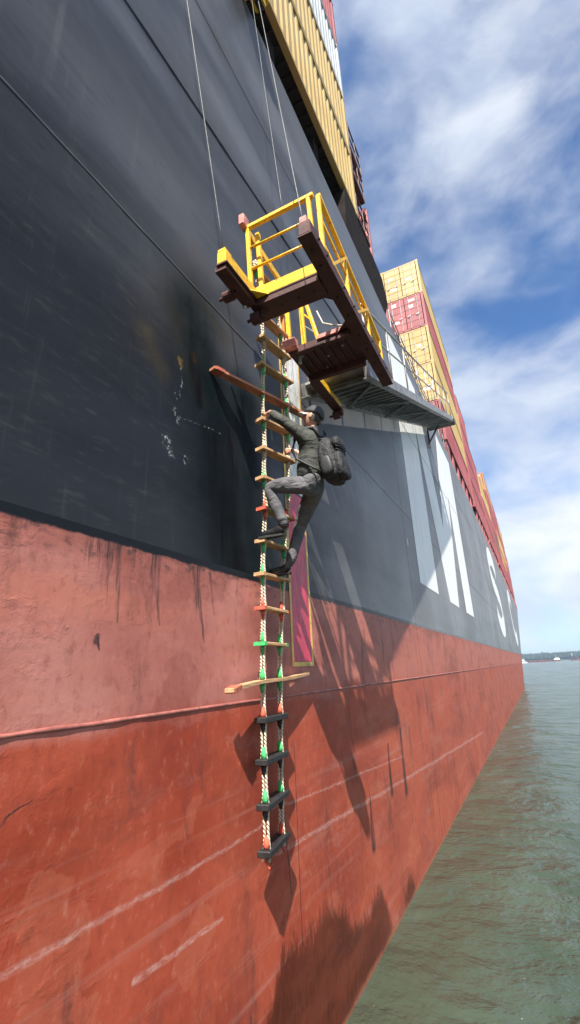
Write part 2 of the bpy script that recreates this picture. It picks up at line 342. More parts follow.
    grn = g.smooth(g.m('ADD', g.m('ABSOLUTE', g.m('SUBTRACT', hz, 4.24)), g.m('MULTIPLY', g.noise(g.vm('MULTIPLY', p, (1, 6, 20)), 1, 4, .7), .5)), .22, .3, .5, 0)
    runs = g.m('MULTIPLY', runs, g.smooth(g.noise(g.vm('MULTIPLY', p, (1, 24, 2.0)), 1.2, 6, .72), .36, .62, .1, .78))
    redc = g.mix(runs, redc, (0.022, 0.020, 0.022))
    redc = g.mix(g.m('MULTIPLY', g.smooth(below, 0.0, 0.28, 1.0, 0.0), g.smooth(g.noise(g.vm('MULTIPLY', p, (1, 5, 9)), 1.3, 6, .7), .50, .66, 0, .75)), redc, (0.05, 0.035, 0.035))
    cc = g.mix(isblk, redc, g.mix(g.smooth(hy, 3.5, 14.0), (0.008, 0.0095, 0.013), (0.17, 0.176, 0.182)))  # black edge strip gets the same painted-in sky grey
    cc = g.mix(g.m('MULTIPLY', grn, 0.5), cc, (0.012, 0.014, 0.018))
    g.put(b.inputs['Base Color'], cc)
    rb = 0.45; rr_ = g.smooth(rn, 0.3, 0.7, 0.46, 0.62)
    rmix = g.m('ADD', g.m('MULTIPLY', isblk, rb), g.m('MULTIPLY', g.m('SUBTRACT', 1.0, isblk), rr_))
    rmix = g.m('SUBTRACT', rmix, g.m('MULTIPLY', g.m('MULTIPLY', wet, g.smooth(hz, 3, 4, 1, 0)), 0.22))
    g.put(b.inputs['Roughness'], rmix)
    b.inputs['Specular IOR Level'].default_value = 0.16
    fr = g.m('SINE', g.m('MULTIPLY', hy, 2 * math.pi / 0.82))
    dent = g.noise(g.vm('MULTIPLY', p, (1, 0.9, 0.9)), 0.55, 3, 0.5)
    hb = g.m('ADD', g.m('MULTIPLY', dent, 1.0), g.m('ADD', g.m('MULTIPLY', fr, 0.012), g.m('MULTIPLY', rn3, 0.05)))
    n1 = g.bump(hb, 0.32, 0.045)
    flake = g.m('ADD', g.m('MULTIPLY', g.noise(pw, 16, 5, .65), g.smooth(hz, 4.1, 4.4, 1.0, 0.25)), g.m('MULTIPLY', g.smooth(lips, .5, .68), .8))
    n2 = g.bump(g.m('MULTIPLY', flake, g.smooth(hy, 1.0, 3.2, 1.0, 0.22)), 0.35, 0.008, n1)
    g.put(b.inputs['Normal'], n2)
    return m
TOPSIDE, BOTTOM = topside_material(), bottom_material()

ship = thing('container_ship', 'huge black and red hulled container ship with white letters along its side', 'container ship')
ys = [-45, -30, -18, -9, -4, 0, 2, 4, 6, 9, 12, 16, 22, 30, 40, 50, 60] + [60 + 2.5 * k for k in range(1, 53)]
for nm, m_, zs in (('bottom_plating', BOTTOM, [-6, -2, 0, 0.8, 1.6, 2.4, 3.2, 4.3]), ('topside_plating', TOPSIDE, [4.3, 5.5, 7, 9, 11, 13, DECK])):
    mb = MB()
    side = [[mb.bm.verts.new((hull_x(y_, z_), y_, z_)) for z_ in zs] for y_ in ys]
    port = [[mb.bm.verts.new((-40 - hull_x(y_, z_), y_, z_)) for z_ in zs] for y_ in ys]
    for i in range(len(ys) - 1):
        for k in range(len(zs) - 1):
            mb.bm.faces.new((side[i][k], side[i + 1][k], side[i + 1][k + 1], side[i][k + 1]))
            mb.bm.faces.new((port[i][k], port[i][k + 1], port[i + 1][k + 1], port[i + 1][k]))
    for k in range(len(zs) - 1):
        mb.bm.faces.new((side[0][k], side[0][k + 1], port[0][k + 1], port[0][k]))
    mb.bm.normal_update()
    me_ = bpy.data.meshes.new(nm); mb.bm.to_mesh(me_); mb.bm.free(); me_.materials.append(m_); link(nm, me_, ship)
DECKRED = mat('deck_red', (0.17, 0.045, 0.04), 0.6, var=0.3, dirt=0.3)
DARKRED = mat('primer_red', (0.085, 0.028, 0.024), 0.6, var=0.35, dirt=0.5, dirtcol=(0.03, 0.02, 0.02))
PINK = mat('faded_red_steel', (0.36, 0.10, 0.095), 0.55, var=0.3, dirt=0.4, dirtcol=(0.16, 0.05, 0.04))
dk = MB()
row_s = [dk.bm.verts.new((hull_x(y_, DECK), y_, DECK - 0.004)) for y_ in ys]
row_p = [dk.bm.verts.new((-40 - hull_x(y_, DECK), y_, DECK - 0.004)) for y_ in ys]
for i in range(len(ys) - 1):
    dk.bm.faces.new((row_s[i], row_s[i + 1], row_p[i + 1], row_p[i]))
dk.build('deck', DECKRED, ship)
SEAM = mat('seam_red', (0.31, 0.10, 0.08), 0.55, var=0.35, scale=6, dirt=0.3)
SEAMB = mat('seam_black', (0.10, 0.102, 0.108), 0.4, var=0.4, scale=2)
SEAM_SHADOW = mat('seam_shadow_dark', (0.006, 0.006, 0.007), 0.45, var=0.3, scale=2)  # for dark butt welds and for strips standing in for a wire's shadow
def bead(z0, z1, y0, y1, r, m_):
    n = int((y1 - y0) / 0.12) if y1 < 40 else 300
    pts = []
    for k in range(n + 1):
        t = k / n; t = t * t if y1 > 40 else t
        y_ = lerp(y0, y1, t); pts.append((-r * 0.35, y_, lerp(z0, z1, t) + 0.006 * mnoise.noise(V((y_ * 2.5, z0, 0)))))
    mb = MB(); mb.tube(pts, [r * (1 + 0.25 * mnoise.noise(V((q[1] * 5, 3, z0)))) for q in pts], 8); return mb.build('weld_and_shadow_strip', m_, ship, smooth=True)
bead(3.13, 3.13, -4, 62, 0.016, SEAM)
bead(7.04, 7.10, -4, 62, 0.011, SEAMB)
bead(9.36, 10.12, 0, 8.5, 0.022, SEAM_SHADOW)  # dark strip modelled in place of a wire's cast shadow
bead(10.12, 10.4, 8.5, 24, 0.018, SEAM_SHADOW)  # the wire-shadow strip carried on forward
bead(11.55, 11.55, -4, 62, 0.008, SEAMB)

for y0, z0, z1 in ((4.78, 1.0, 2.7), (11.3, 0.1, 13.6), (17.9, 0.1, 13.6), (24.6, 0.1, 13.6), (36.5, 0.1, 13.6)):
    mb = MB(); mb.tube([(-.001, y0 + .004 * mnoise.noise(V((k, y0, 1))), lerp(z0, z1, k / 30)) for k in range(31)], .0035, 6); mb.build('butt_weld', SEAM_SHADOW, ship, smooth=True)

# white letters welded and painted on the side
m, g, b = new_mat('letter_white')
p = g.pos(); vv = g.noise(g.vm('MULTIPLY', p, (1, 3, 0.4)), 1.2, 5, .65); v2 = g.noise(p, 0.5, 4)
c = g.mix(g.smooth(vv, .50, .80), (0.84, 0.84, 0.81), (0.66, 0.67, 0.65)); c = g.mix(g.smooth(v2, .55, .75, 0, .3), c, (0.52, 0.53, 0.53))
g.put(b.inputs['Base Color'], c); b.inputs['Roughness'].default_value = 0.45
LWHITE = m
TOP, BOT = 13.3, 5.4
def letter(polys, nm='letter'):
    mb = MB()
    for pl in polys:
        mb.prism([(0.003, a, c_) for a, c_ in pl], (0.004, 0, 0))
    return mb.build(nm, LWHITE, ship)
lm = letter([[(12.45, BOT), (15.05, BOT), (15.05, 11.35), (17.25, BOT), (19.35, BOT), (21.6, 11.0), (21.55, BOT), (24.15, BOT), (24.15, TOP), (20.5, TOP), (18.3, 8.3), (16.2, TOP), (12.45, TOP)]])
lm['label'] = 'tall white letter M'
def arc(cy, cz, ry, rz, a0, a1, n=18):
    return [(cy + ry * math.cos(math.radians(lerp(a0, a1, k / n))), cz + rz * math.sin(math.radians(lerp(a0, a1, k / n)))) for k in range(n + 1)]
def stroke(path, w):
    L, R = [], []
    for i, q in enumerate(path):
        a = V(path[max(i - 1, 0)]); b_ = V(path[min(i + 1, len(path) - 1)]); d = (b_ - a).normalized(); nrm = V((-d.y, d.x)) * w / 2
        L.append(tuple(V(q) + nrm)); R.append(tuple(V(q) - nrm))
    mb = MB()
    for x_ in (0.003, 0.007):
        a = [mb.bm.verts.new((x_, *q)) for q in L]; c_ = [mb.bm.verts.new((x_, *q)) for q in R]
        for i in range(len(a) - 1): mb.bm.faces.new((a[i], a[i + 1], c_[i + 1], c_[i]))
    return mb.build('letter', LWHITE, ship)
zc = (TOP + BOT) / 2
ls = stroke(arc(46.8, zc + 1.72, 3.9, 1.42, 15, 270, 24) + arc(46.8, zc - 1.55, 3.9, 1.58, 88, -165, 24), 1.65); ls['label'] = 'white letter S'
lc = stroke(arc(76.5, zc, 4.8, 3.1, 45, 315, 30), 1.75); lc['label'] = 'white letter C'

# pilot boarding mark
MARKW = mat('mark_white', (0.72, 0.72, 0.68), 0.5, var=0.15, dirt=0.5, dirtcol=(0.30, 0.29, 0.26), scale=4, stretch=(1, 3, .6))
MARKR = mat('mark_red', (0.56, 0.036, 0.085), 0.45, var=0.3, dirt=0.7, dirtcol=(0.28, 0.04, 0.06), scale=4, stretch=(1, 3, .6))
MARKY = mat('mark_yellow', (0.66, 0.43, 0.10), 0.5, var=0.2, dirt=0.5, dirtcol=(0.35, 0.20, 0.08), scale=6)
bmk = MB(); bmk.box(0.002, 0.006, 4.86, 5.33, 3.47, 5.50); red_mark = bmk.build('boarding_mark', MARKR, ship); red_mark['label'] = 'crimson lower half of the painted boarding mark'
bmk = MB(); bmk.box(0.002, 0.006, 4.90, 5.40, 5.53, 7.9); white_mark = bmk.build('boarding_mark', MARKW, ship); white_mark['label'] = 'white upper half of the painted boarding mark'
for (y0, y1, z0, z1) in ((4.815, 4.858, 3.42, 7.9), (5.332, 5.378, 3.42, 5.51), (4.862, 5.328, 3.42, 3.466), (5.402, 5.44, 5.53, 7.9)):
    bmk = MB(); bmk.box(0.002, 0.007, y0, y1, z0, z1); bmk.build('mark_border', MARKY, ship)

# deck edge: dark passage under the stacks, posts and bulkheads
CASTD = mat('shade_black_steel', (0.016, 0.012, 0.011), 0.9, var=0.3, spec=0.08)  # near-black colour stands in for shade along the recessed deck edge
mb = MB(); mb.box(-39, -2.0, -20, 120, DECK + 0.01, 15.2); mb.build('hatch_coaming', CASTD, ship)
for k in range(86):
    y0 = 25.5 + k * 2.1
    if y0 > 118: break
    if (y0 - 25.3) % 13.6 > 12.4: continue
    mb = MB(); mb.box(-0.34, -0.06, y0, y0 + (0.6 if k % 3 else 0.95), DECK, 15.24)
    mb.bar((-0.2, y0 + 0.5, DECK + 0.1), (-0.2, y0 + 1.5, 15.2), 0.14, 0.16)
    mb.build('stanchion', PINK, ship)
for k in range(6):
    y0 = -1.5 + k * 2.3
    mb = MB(); mb.box(-0.6, -0.25, y0, y0 + 0.3, DECK, 15.75); mb.build('stanchion', CASTD, ship)
# lashing bridge at the end of the first stack, and the dark frame of the empty bay beyond
mb = MB()
mb.box(-1.6, -0.10, 10.46, 10.66, DECK, 19.6); mb.box(-1.6, -0.10, 12.2, 12.34, DECK, 18.2)
lash = mb.build('lashing_bridge', PINK, ship)
for z_ in (16.2, 18.1, 19.3):
    mb = MB(); mb.box(-38, -0.06, 10.67, 11.9, z_, z_ + 0.12); mb.build('walkway', DARKRED, lash)
    mb = MB()
    for q in (10.75, 11.4, 11.95): mb.tube([(-0.09, q, z_ + 0.12), (-0.09, q, z_ + 1.1)], 0.025, 6)
    mb.tube([(-0.09, 10.7, z_ + 1.1), (-0.09, 12, z_ + 1.1)], 0.025, 6); mb.tube([(-0.09, 10.7, z_ + 0.6), (-0.09, 12, z_ + 0.6)], 0.02, 6)
    mb.build('railing', DARKRED, lash)
mb = MB(); mb.bar((-0.15, 10.7, 16.3), (-0.15, 12.1, 18.1), .1, .1); mb.bar((-0.15, 10.7, 18.2), (-0.15, 12.0, 19.4), .1, .1); mb.build('brace', PINK, lash)
mb = MB(); mb.prism([(-0.02, 9.0, DECK), (-0.02, 9.3, 15.75), (-0.02, 12.9, 15.75), (-0.02, 13.3, 15.0), (-0.02, 12.6, DECK)], (-1.2, 0, 0))
mb.build('edge_bulwark', CASTD, ship)  # sunlit side coloured near-black to look shaded
mb = MB(); mb.box(-38, -1.0, 13.4, 25.0, 15.41, 15.7); mb.build('hatch_cover', DECKRED, ship)
# gangway winch at the deck edge
WRED = mat('winch_red', (0.45, 0.07, 0.04), 0.45, dirt=0.3); WBLK = mat('winch_black', (0.012, 0.012, 0.013), 0.4)
mb = MB(); mb.box(-0.75, -0.2, 14.1, 14.9, DECK, 15.15); wn = mb.build('gangway_winch', WRED, ship, bevel=0.04)
mb = MB(); mb.tube([(-0.72, 15.25, 14.75), (-0.12, 15.25, 14.75)], 0.36, 16); mb.build('winch_drum', WBLK, wn, smooth=False)
# deck edge guard rail
RAILG = mat('galvanised', (0.36, 0.355, 0.34), 0.45, 0.3, var=0.2, dirt=0.3, dirtcol=(0.25, 0.20, 0.15))
for k in range(8):
    mb = MB(); y0 = 13.6 + k * 1.5
    for zz_ in (0.35, 0.7, 1.05): mb.tube([(-0.08, y0, DECK + zz_), (-0.08, y0 + 1.48, DECK + zz_)], 0.02, 6)
    mb.tube([(-0.08, y0, DECK), (-0.08, y0, DECK + 1.05)], 0.024, 6); mb.build('guard_rail', RAILG, ship)

# ------------------------------------------------------------------ containers
def cont_mat(nm, col, pale):
    m, g, b = new_mat(nm)
    p = g.pos(); oi = g.n.new('ShaderNodeObjectInfo').outputs['Random']
    n1 = g.noise(g.vm('MULTIPLY', p, (1, .35, .8)), .8, 5, .6); n2 = g.noise(g.vm('MULTIPLY', p, (3, 3, .5)), 1.4, 5, .7)
    c = g.mix(g.smooth(n1, .3, .72), col, pale); c = g.mix(g.smooth(n2, .6, .74, 0, .6), c, tuple(q * .45 for q in col))
    c = g.mix(g.m('MULTIPLY', oi, .22), c, tuple(q * .6 for q in col))
    rust = g.noise(p, 3.3, 6, .7); c = g.mix(g.smooth(rust, .69, .74, 0, .8), c, (.14, .05, .025))
    g.put(b.inputs['Base Color'], c); b.inputs['Roughness'].default_value = .5
    g.put(b.inputs['Normal'], g.bump(g.noise(p, 1.6, 4), .25, .02)); return m
CM = {'yellow': cont_mat('container_yellow', (0.39, 0.26, 0.075), (0.47, 0.34, 0.135)),
      'red': cont_mat('container_red', (0.25, 0.048, 0.05), (0.34, 0.092, 0.092)),
      'grey': cont_mat('container_grey', (0.36, 0.38, 0.39), (0.52, 0.54, 0.55)),
      'brown': cont_mat('container_brown', (0.17, 0.060, 0.045), (0.24, 0.10, 0.08)),
      'orange': cont_mat('container_orange', (0.38, 0.16, 0.06), (0.46, 0.24, 0.11))}
GALV = mat('galvanised_rod', (0.35, 0.34, 0.32), .45, .4, var=.3)
PLAC = mat('placard_white', (0.7, 0.7, 0.68), .5, var=.15)
CL, CW, CH = 12.19, 2.44, 2.59
UNDER = mat('underframe_tar', (0.010, 0.009, 0.009), .8, var=.4)
_cache = {}
def cont_meshes(colour):
    if colour in _cache: return _cache[colour]
    mm = CM[colour]; D_ = {}
    # corrugated shell; local origin: outer lower near corner; body runs to -x, +y, +z
    mb = MB(); n = 42; y0, y1 = 0.16, CL - 0.16; pr = []
    for k in range(n):
        a = lerp(y0, y1, k / n); w_ = (y1 - y0) / n
        pr += [(a, -0.022), (a + w_ * .34, -0.022), (a + w_ * .5, -0.058), (a + w_ * .84, -0.058)]
    pr.append((y1, -0.022))
    for xs, sg in ((0, 1), (-CW, -1)):
        lo = [mb.bm.verts.new((xs + sg * d_, a, .15)) for a, d_ in pr]; hi = [mb.bm.verts.new((xs + sg * d_, a, CH - .11)) for a, d_ in pr]
        for i in range(len(pr) - 1): mb.bm.faces.new((lo[i], lo[i + 1], hi[i + 1], hi[i]))
    mb.box(-CW + .06, -.06, .1, CL - .1, CH - .06, CH - .03); mb.box(-CW + .06, -.06, .1, CL - .1, .101, .145)
    D_['shell'] = mb.mesh('shell', mm)
    mb = MB()
    for xs in (-0.075, -CW + .075):
        for (z0, z1) in ((0.03, .15), (CH - .11, CH - .02)): mb.box(xs - .07, xs + .07, .18, CL - .18, z0, z1)
        for ye in (0.08, CL - .08): mb.box(xs - .07, xs + .07, ye - .075, ye + .075, .12, CH - .12)
    for ye in (0.08, CL - .08):
        for (z0, z1) in ((0.03, .15), (CH - .11, CH - .02)): mb.box(-CW + .17, -.17, ye - .07, ye + .07, z0, z1)
    for xs in (-0.085, -CW + .085):
        for ye in (0.09, CL - .09):
            for zc_ in (.06, CH - .06): mb.box(xs - .088, xs + .088, ye - .092, ye + .092, zc_ - .06, zc_ + .06)
    D_['frame'] = mb.mesh('frame', mm)
    mb = MB()
    for k in range(40): mb.box(-CW + .16, -.16, .3 + k * .29, .36 + k * .29, .02, .098)
    mb.box(-CW + .16, -.16, .17, CL - .17, .0985, .0995); D_['under'] = mb.mesh('underframe', UNDER)
    mb = MB(); w_ = (CW - .34) / 2; zz_ = [0.16, .62, 1.08, 1.54, 2.0, 2.46]
    for i in range(5): # five pressed panels
        mb.box(-w_ + .02, -.02, 0.0, .035, zz_[i], zz_[i + 1] - .10); mb.box(-w_ + .02, -.02, .012, .04, zz_[i + 1] - .10, zz_[i + 1])
    D_['door'] = mb.mesh('door', mm)
    mb = MB(); mb.tube([(0, 0, .10), (0, 0, CH - .08)], .02, 6); mb.box(-.05, .05, -.03, .02, 1.0, 1.06); mb.box(-.16, .02, -.035, -.015, 1.0, 1.04)
    D_['rod'] = mb.mesh('lock_rod', GALV)
    mb = MB(); mb.box(-.17, .17, -.006, .006, -.1, .1); D_['plac'] = mb.mesh('placard', PLAC)
    _cache[colour] = D_; return D_
def container(colour, x, y, z, label, doors=False, group='containers stacked on deck'):
    D_ = cont_meshes(colour)
    t = thing('shipping_container', label, 'shipping container', (x, y, z), group)
    link('shell', D_['shell'], t); link('frame', D_['frame'], t); link('underframe', D_['under'], t)
    if doors:
        w_ = (CW - .34) / 2
        for k in range(2):
            d = link('door', D_['door'], t, (-.17 - k * w_, .0, 0))
            for q in (.25, .75): link('lock_rod', D_['rod'], d, (-w_ * q, -.03, 0))
            for _ in range(random.choice((1, 2, 2))):
                pc = link('placard', D_['plac'], d, (-w_ * random.uniform(.35, .65), -.002, random.choice((.85, 1.32, 1.75, 2.2))))
                pc.scale = (random.uniform(.6, 1.3), 1, random.uniform(.4, 1.2))
    return t
BASE = 15.83; NTH = ['bottom', 'second', 'third', 'fourth', 'fifth', 'sixth']
# first stack, overhead
for i, c_ in enumerate(('yellow', 'yellow', 'grey', 'red')):
    container(c_, 0, -1.78, BASE + i * CH, f'{c_} corrugated container overhead, {NTH[i]} tier of the nearest stack')
# second stack, doors to the viewer, three rows across
BASE2 = 15.3
rows = [('red', 'yellow', 'yellow', 'red', 'yellow'), ('red', 'red', 'yellow', 'red', 'yellow'), ('yellow', 'red', 'red', 'yellow', 'red')]
ROWN = ['outermost row', 'second row from the ship edge', 'third row from the ship edge']
for r_, cols in enumerate(rows):
    for i, c_ in enumerate(cols):
        container(c_, -r_ * 2.52, 25.4, BASE2 + i * CH, f'{c_} door-end container, {NTH[i]} tier, {ROWN[r_]}, behind the gangway', True)
st = [(39.0, ('red', 'red', 'red'), 'just beyond the door-end stack'), (52.6, ('red', 'red', 'yellow'), 'before the farther door-end stack'),
      (66.2, ('red', 'brown', 'red', 'red', 'orange'), 'of the farther door-end stack'), (79.8, ('red', 'orange', 'yellow', 'red', 'red'), 'above the letter C'),
      (93.4, ('red', 'red', 'orange', 'red', 'yellow'), 'near the bow'), (107.0, ('brown', 'red', 'red', 'red'), 'farthest forward at the bow')]
for y_, cols, where in st:
    for i, c_ in enumerate(cols):
        container(c_, min(0, hull_x(y_ + CL, DECK)), y_, BASE2 + i * CH, f'{c_} container, {NTH[i]} tier {where}, far along the deck', y_ == 66.2)
for k, c_ in enumerate(('red', 'yellow', 'red', 'brown', 'yellow')):
    container(c_, -2.52, 66.2, BASE2 + k * CH, f'{c_} container, {NTH[k]} tier of the farther door-end stack, second row inboard', True)
sh_ = container('red', 0, 39.0, BASE2 + 3 * CH, 'short red container on top, just beyond the door-end stack'); sh_.scale = (1, .497, 1)

# ------------------------------------------------------------------ boarding platform
YEL = mat('platform_yellow', (0.78, 0.44, 0.012), 0.42, var=0.15, scale=9, dirt=0.42, dirtcol=(0.28, 0.13, 0.02), bump=.1)
PRIM = mat('platform_primer', (0.062, 0.017, 0.013), 0.6, var=0.35, scale=4, dirt=0.4, dirtcol=(0.025, 0.014, 0.012))
PKS = mat('worn_pink_primer', (0.50, 0.20, 0.17), 0.6, var=0.25, scale=8, dirt=0.4, dirtcol=(0.22, 0.07, 0.05))
BLK = mat('black_rubber', (0.014, 0.013, 0.013), 0.6, var=0.3)
WIRE = mat('steel_wire', (0.17, 0.17, 0.17), 0.6, 0.2, var=0.3, scale=30)
WIRED = mat('dark_wire', (0.10, 0.10, 0.10), 0.5, 0.4, var=0.3, scale=30)
PX0, PX1, PZ = 0.38, 1.27, 7.0
plat = thing('boarding_platform', 'yellow railed boarding platform with dark underside hanging beside the hull', 'platform', (PX0, 3.42, PZ))
def pp(mb, nm, m_, bevel=0, smooth=False, par=None):
    o = mb.build(nm, m_, None, smooth, bevel); o.parent = par or plat
    if par is None: o.matrix_parent_inverse = Matrix.Translation(-V(plat.location))
    return o
def two_tone(nm, x0, x1, y0, y1, z0, z1, top=YEL, bot=PRIM, label=None):
    mb = MB(); mb.box(x0, x1, y0, y1, z0 + .012, z1); o = pp(mb, nm, top, bevel=.006)
    mb = MB(); mb.box(x0 - .012, x1 + .012, y0 - .0, y1 + .0, z0, z0 + .011); mb.build('bottom_flange', bot, o)
    if label: o['label'] = label
    return o
two_tone('side_beam', PX0, PX0 + .10, 2.84, 3.40, 6.98, 7.13, label='short inner beam end, yellow')
two_tone('side_beam', PX1 - .085, PX1 + .03, 2.92, 5.58, 6.96, 7.12, top=PRIM, label='long outer beam in dark primer')
two_tone('side_beam', PX0, PX0 + .11, 4.95, 5.85, 6.93, 7.06, label='inner beam end past the floor plate, yellow')
two_tone('cross_beam', PX0, PX1 - .11, 3.402, 3.53, 7.0, 7.15)
mb = MB(); mb.box(PX0 + .02, PX1 - .113, 3.41, 3.66, 6.93, 6.998); mb.box(PX0 + .02, PX1 - .113, 3.535, 3.66, 6.999, 7.05); pp(mb, 'trap_hinge_beam', PRIM)
mb = MB(); mb.box(PX0 - .035, PX0 + .085, 2.86, 3.40, 6.93, 6.978); pp(mb, 'wear_strip', PRIM)
mb = MB(); mb.box(PX0 - .01, PX1 - .103, 4.30, 4.93, 6.985, 7.02); mb.box(PX0 + .02, PX1 - .12, 4.30, 4.36, 6.93, 6.984); mb.box(PX0 + .02, PX1 - .12, 4.86, 4.92, 6.90, 6.984); pp(mb, 'floor_plate', PRIM)
mb = MB(); mb.box(PX0 - .02, PX0 + .14, 4.20, 4.298, 6.97, 7.08); pp(mb, 'plate_edge', PKS)
mb = MB(); mb.box(PX1 - .5, PX1 - .13, 4.275, 4.297, 7.0, 7.05); pp(mb, 'plate_edge', PKS)
mb = MB(); mb.box(PX1 - .07, PX1 - .005, 2.93, 3.03, 7.121, 7.19); pp(mb, 'lifting_lug', PKS)
mb = MB(); mb.box(PX1 - .07, PX1 + .012, 5.25, 5.45, 7.05, 7.17); pp(mb, 'lifting_lug', PKS)
mb = MB(); mb.box(PX0 + .01, PX0 + .09, 2.842, 2.95, 7.131, 7.16); pp(mb, 'lifting_lug', YEL)
for y_ in (3.1, 3.3, 3.75, 4.05, 4.4, 4.7, 5.0, 5.3):
    mb = MB(); mb.tube([(PX1 + .028, y_, 7.05), (PX1 + .050, y_, 7.05)], .013, 6); pp(mb, 'bolt', BLK)
    mb = MB(); mb.tube([(PX1 - .035, y_, 6.962), (PX1 - .035, y_, 6.942)], .014, 6); pp(mb, 'bolt', BLK)
for x_ in (PX0 + .15, PX0 + .33, PX0 + .51, PX0 + .69):
    mb = MB(); mb.tube([(x_, 3.53, 6.931), (x_, 3.53, 6.918)], .010, 6); pp(mb, 'bolt', PRIM)
for x_, y_ in ((PX0 + .12, 4.45), (PX0 + .4, 4.6), (PX0 + .62, 4.5), (PX0 + .3, 4.8)):
    mb = MB(); mb.tube([(x_, y_, 6.986), (x_, y_, 6.968)], .014, 6); pp(mb, 'bolt', RAILG)
for (xa, ya, sx, sy) in ((PX0 + .10, 3.40, 1, -1), (PX1 - .11, 3.66, -1, 1), (PX1 - .11, 4.298, -1, -1)):
    mb = MB(); mb.prism([(xa, ya, 7.0), (xa + sx * .14, ya, 7.0), (xa, ya + sy * .14, 7.0)], (0, 0, .012)); pp(mb, 'gusset', PRIM if ya > 3.5 else YEL)
mb = MB()
for k in range(7): mb.box(PX0 + .06 + k * .1, PX0 + .075 + k * .1, 4.37, 4.855, 6.955, 6.9845)
pp(mb, 'floor_stiffener', PRIM)['kind'] = 'stuff'
# rollers that bear on the side
for (xc, yc, zc_, r_) in ((PX0 - .08, 3.16, 6.92, .055), (PX0 + .04, 3.50, 6.86, .065), (PX0 + .03, 5.80, 6.87, .06)):
    mb = MB(); mb.tube([(xc - .05, yc, zc_), (xc + .05, yc, zc_)], r_, 14); ro = pp(mb, 'roller', PRIM)
    mb = MB(); mb.tube([(xc - .11, yc, zc_), (xc + .10, yc, zc_)], .018, 8); mb.box(xc + .065, xc + .085, yc - .03, yc + .03, zc_ - .02, zc_ + .12); pp(mb, 'roller_pin', PRIM, par=ro)
mb = MB(); mb.tube([(PX0 - .02, 3.34, 6.90), (PX0 + .03, 3.29, 6.84)], .016, 8); pp(mb, 'bolt', RAILG)
mb = MB(); mb.tube([(PX0 + .1, 4.42, 6.96), (PX0 + .1, 4.42, 6.86)], .022, 8); pp(mb, 'bolt', RAILG)
# near rail
RY, ZT = 3.43, 8.05
for x_ in (PX0 + .02, PX1 - .13):
    mb = MB(); mb.bar((x_, RY, 7.15), (x_ - .03, RY, ZT), .045, .045); pp(mb, 'rail_post', YEL, bevel=.006)
mb = MB(); mb.bar((PX0 - .03, RY, ZT), (PX1 - .10, RY, ZT + .01), .05, .05); pp(mb, 'top_rail', YEL, bevel=.006)
for z_ in (7.45, 7.75):
    mb = MB(); mb.tube([(PX0 + .02, RY, z_), (PX1 - .14, RY, z_)], .014, 8); pp(mb, 'mid_rail', YEL, smooth=True)
# inner rail, hull side
mb = MB(); mb.bar((PX0 + .10, RY + .10, 7.14), (PX0 + .06, RY + .10, ZT - .02), .05, .05); pp(mb, 'rail_post', YEL, bevel=.006)
mb = MB(); mb.bar((PX0 - .02, RY + .03, ZT - .03), (PX0 - .02, 4.42, ZT - .06), .03, .10); pp(mb, 'top_rail', YEL, bevel=.005)
mb = MB(); mb.box(PX0 - .07, PX0 + .0, RY - .10, RY + .02, ZT - .02, ZT + .13); pp(mb, 'hinge_bracket', PKS, bevel=.01)
for (x_, y_) in ((PX0 + .02, 4.32), (PX0 + .20, 4.34)):
    mb = MB(); mb.bar((x_, y_, 7.02), (x_ - .02, y_, 7.98), .05, .05); pp(mb, 'rail_post', YEL, bevel=.006)
mb = MB(); mb.bar((PX0 + .38, 4.36, 7.03), (PX0 + .18, 4.42, 7.9), .04, .04); pp(mb, 'rail_brace', YEL, bevel=.005)
mb = MB(); mb.bar((PX0 + .0, 4.34, 7.98), (PX0 + .2, 4.36, 7.98), .04, .04); mb.tube([(PX0 + .2, 4.36, 7.5), (PX0 + .3, 4.4, 7.38)], .012, 8); pp(mb, 'mid_rail', YEL)
mb = MB(); mb.bar((PX0 - .06, 4.28, 6.99), (PX0 - .06, 4.28, 7.62), .08, .012, up=(0, 1, 0))
for k in range(3): mb.box(PX0 - .085, PX0 - .035, 4.255, 4.272, 7.08 + k * .2, 7.14 + k * .2)
pp(mb, 'hanger_plate', mat('orange_plate', (0.62, 0.22, 0.03), .5, dirt=.3))
# outer rail
ORZ = lambda y_: lerp(ZT, 7.62, (y_ - 3.46) / 2.16)
for y_ in (3.46, 4.2, 4.95, 5.50):
    mb = MB(); mb.bar((PX1 - .05, y_, 7.12), (PX1 - .06, y_, ORZ(y_)), .045, .045); pp(mb, 'rail_post', YEL, bevel=.006)
mb = MB(); mb.bar((PX1 - .06, RY + .03, ZT + .02), (PX1 - .06, 5.55, 7.65), .05, .05); pp(mb, 'top_rail', YEL, bevel=.006)
for z_, ze in ((7.42, 7.28), (7.74, 7.45)):
    mb = MB(); mb.tube([(PX1 - .055, RY + .03, z_), (PX1 - .055, 5.53, ze)], .016, 8); pp(mb, 'mid_rail', YEL, smooth=True)
for ya, yb in ((3.5, 4.18), (4.24, 4.93)):
    mb = MB(); mb.bar((PX1 - .03, ya, 7.13), (PX1 - .03, yb, ORZ(yb) - .03), .03, .03); pp(mb, 'rail_brace', YEL)

